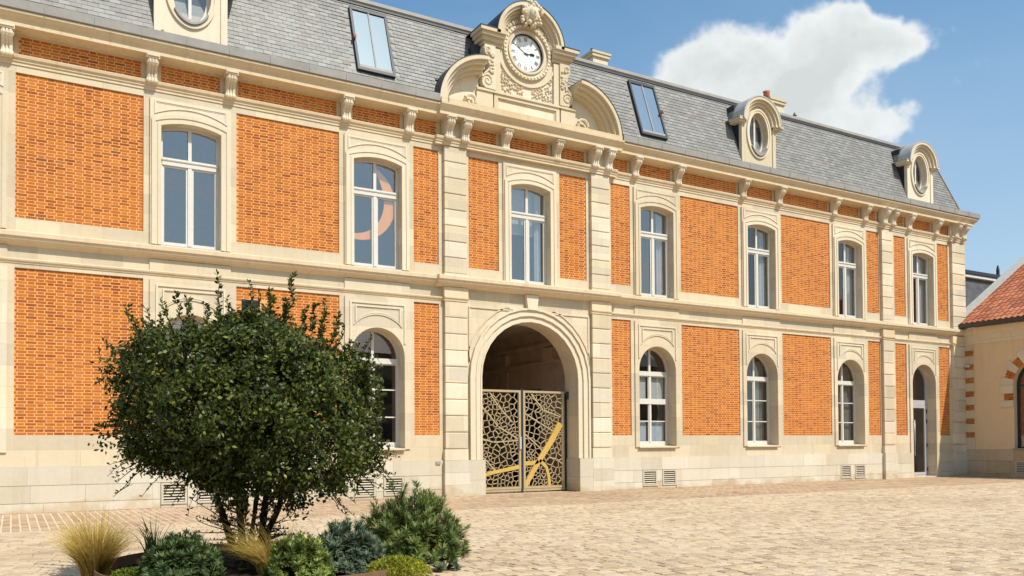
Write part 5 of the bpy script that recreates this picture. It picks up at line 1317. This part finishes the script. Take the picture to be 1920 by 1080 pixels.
def spurge(name, label, cx, cy, D, rx, rz, nshoot, mat, Lf=.055, base_z=SZ, seed=1, wl=.011, ry=None, dome=.1, stemL=.5, nleaf=70, group=None, tall=()):
    r = random.Random(seed); c = at_depth(cx, cy, D); b = Vector((c.x, c.y, base_z))
    th = thing(name, label, 'plant', tuple(b), group)
    V, F = [], []; st = MB()
    for k in range(nshoot):
        while True:
            u_, v_ = r.uniform(-1, 1), r.uniform(-1, 1)
            if u_*u_+v_*v_ < 1: break
        h_ = math.sqrt(max(0, 1-(u_*u_+v_*v_)))
        side_ = rt0*u_*rx + Vector((math.sin(YAW), math.cos(YAW), 0))*v_*(ry or rx)
        tip = b + side_ + Vector((0, 0, rz*(dome+(1-dome)*h_)*(r.uniform(.82, 1.06) if r.random() < .62 else r.uniform(.35, .85))))
        root = b + side_*.35 + Vector((0, 0, .02)); 
        if k < len(tall): tip = at_depth(tall[k][0], tall[k][1], D+r.uniform(-.1, .1)); root = b.lerp(tip, .35)
        mid = root.lerp(tip, .6)+side_*.15
        st.tube([root, mid, tip], [.008, .006, .004], 5)
        ax = (tip-mid).normalized(); span = min(stemL, (tip-mid).length)*.8
        for j in range(nleaf):
            q = r.random(); p = tip - ax*span*(q**1.4)
            az = r.uniform(0, 6.283); a1_ = ax.orthogonal().normalized(); a2_ = ax.cross(a1_); rad = a1_*math.cos(az)+a2_*math.sin(az)
            el = .15+ (1-q)**2*.9 - q*.25; d = (rad*math.cos(el)+ax*math.sin(el)).normalized(); nr = (ax-d*ax.dot(d))
            if nr.length > .03: leafq(V, F, p, d, nr.normalized(), Lf*r.uniform(.7, 1.15), wl)
    m = MB(); m.v = V; m.f = F; m.build('leaves', mat, th, recalc=False); st.build('stems', 'bark', th)
    return th
spurge('spurge_bush', 'tall green spurge bush spilling over the rim of the round planter', 775, 1040, 8.35, .52, .68, 300, 'spurge_leaf', .085, seed=2, nleaf=78, wl=.011, tall=[(780, 908), (800, 925), (735, 912), (758, 915), (830, 940), (700, 950), (685, 972), (872, 992), (865, 1010)])
spurge('spurge_mound', 'low dark green mounded spurge between two clumps of dry grass', 342, 1075, 7.35, .33, .40, 190, 'spurge_dark', .066, seed=3, nleaf=70, wl=.012)
spurge('blue_spurge', 'blue green spurge mound leaning against the tall spurge bush', 650, 1072, 7.75, .35, .46, 210, 'spurge_blue', .062, seed=4, nleaf=70, wl=.012)
spurge('lime_spurge', 'yellow green tipped spurge beside the blue green spurge mound', 560, 1088, 7.15, .29, .40, 130, 'spurge_lime', .062, seed=5, nleaf=64, wl=.013)
spurge('spurge_sprig', 'small spurge tuft growing outside the planter at the foot of its rim', 832, 1066, 9.3, .17, .20, 30, 'spurge_blue', .06, base_z=0.0, seed=6, nleaf=56)
spurge('spurge_tuft', 'small green spurge tuft between the blue spurge and the tall bush', 700, 1040, 8.3, .20, .34, 34, 'spurge_leaf', .055, seed=8, nleaf=60)
def grass(name, label, cx, cy, D, n, h_, spread, mat, seed, lean=(0, 0), base_z=SZ, w_=.0065, droop=.5):
    r = random.Random(seed); c = at_depth(cx, cy, D); b = Vector((c.x, c.y, base_z)); th = thing(name, label, 'grass', tuple(b))
    V, F = [], []
    for k in range(n):
        a = r.uniform(0, 6.283); s_ = r.random()**.6; out = rt0*math.cos(a)+Vector((math.sin(YAW), math.cos(YAW), 0))*math.sin(a)
        L = h_*r.uniform(.55, 1.1); p = b+out*r.random()*.10; n0 = len(V); side_ = out.cross(Vector((0, 0, 1)))*.5+rt0*.5; side_.normalize()
        for j in range(6):
            u_ = j/5; q = p + (out*s_*spread + rt0*lean[0])*(u_**1.6)*L/h_ + Vector((0, 0, L*(u_-droop*s_*u_**2.4)))
            ww_ = w_*(1-.85*u_); V += [tuple(q-side_*ww_/2), tuple(q+side_*ww_/2)]
            if j: F.append((n0+2*j-2, n0+2*j-1, n0+2*j+1, n0+2*j))
    m = MB(); m.v = V; m.f = F; m.build('blades', mat, th, recalc=False); return th
grass('feather_grass', 'upright clump of straw yellow feather grass at the edge of the planter', 178, 1080, 7.5, 1800, .68, .46, 'dry_grass', 31, droop=.45)
grass('drooping_grass', 'arching dry tan grass in front of the shrub stems', 505, 1078, 7.8, 700, .60, .46, 'dry_grass', 32, (-.26, 0), droop=.66)
grass('slender_grass', 'slender upright straw stalks behind the blue green spurge', 540, 1040, 8.8, 60, .50, .08, 'dry_grass', 33)
grass('sparse_stalks', 'few thin leaning stalks beside the tall spurge bush', 640, 1030, 9.0, 26, .62, .35, 'dry_grass', 34, (.2, 0), w_=.005)
grass('dark_sedge', 'dark bladed sedge tuft rising over the back rim of the planter', 290, 1045, 9.0, 60, .52, .30, 'spurge_dark', 35, w_=.016, droop=.45)
def mat_plant(name, label, cx, cy, D, rx, ry, h_, n, mat, seed):
    r = random.Random(seed); c = at_depth(cx, cy, D); b = Vector((c.x, c.y, SZ)); th = thing(name, label, 'plant', tuple(b)); V, F = [], []
    for k in range(n):
        a = r.uniform(0, 6.283); q = math.sqrt(r.random()); p = b+rt0*math.cos(a)*q*rx+Vector((math.sin(YAW), math.cos(YAW), 0))*math.sin(a)*q*ry+Vector((0, 0, h_*math.sqrt(max(0, 1-q*q))*r.uniform(.6, 1.05)))
        d = (rvec(r)+Vector((0, 0, 1.0))).normalized(); nr = rvec(r); nr = nr-d*nr.dot(d)
        if nr.length > .05: leafq(V, F, p, d, nr.normalized(), .028*r.uniform(.7, 1.3), .014)
    m = MB(); m.v = V; m.f = F; m.build('leaves', mat, th, recalc=False)
mat_plant('stonecrop', 'bright yellow stonecrop cushion along the rust brown rim', 745, 1075, 7.55, .30, .22, .17, 4200, 'sedum', 41)
mat_plant('moss_patch', 'small green mossy cushion beside the feather grass', 248, 1078, 7.45, .20, .16, .10, 1600, 'moss', 42)
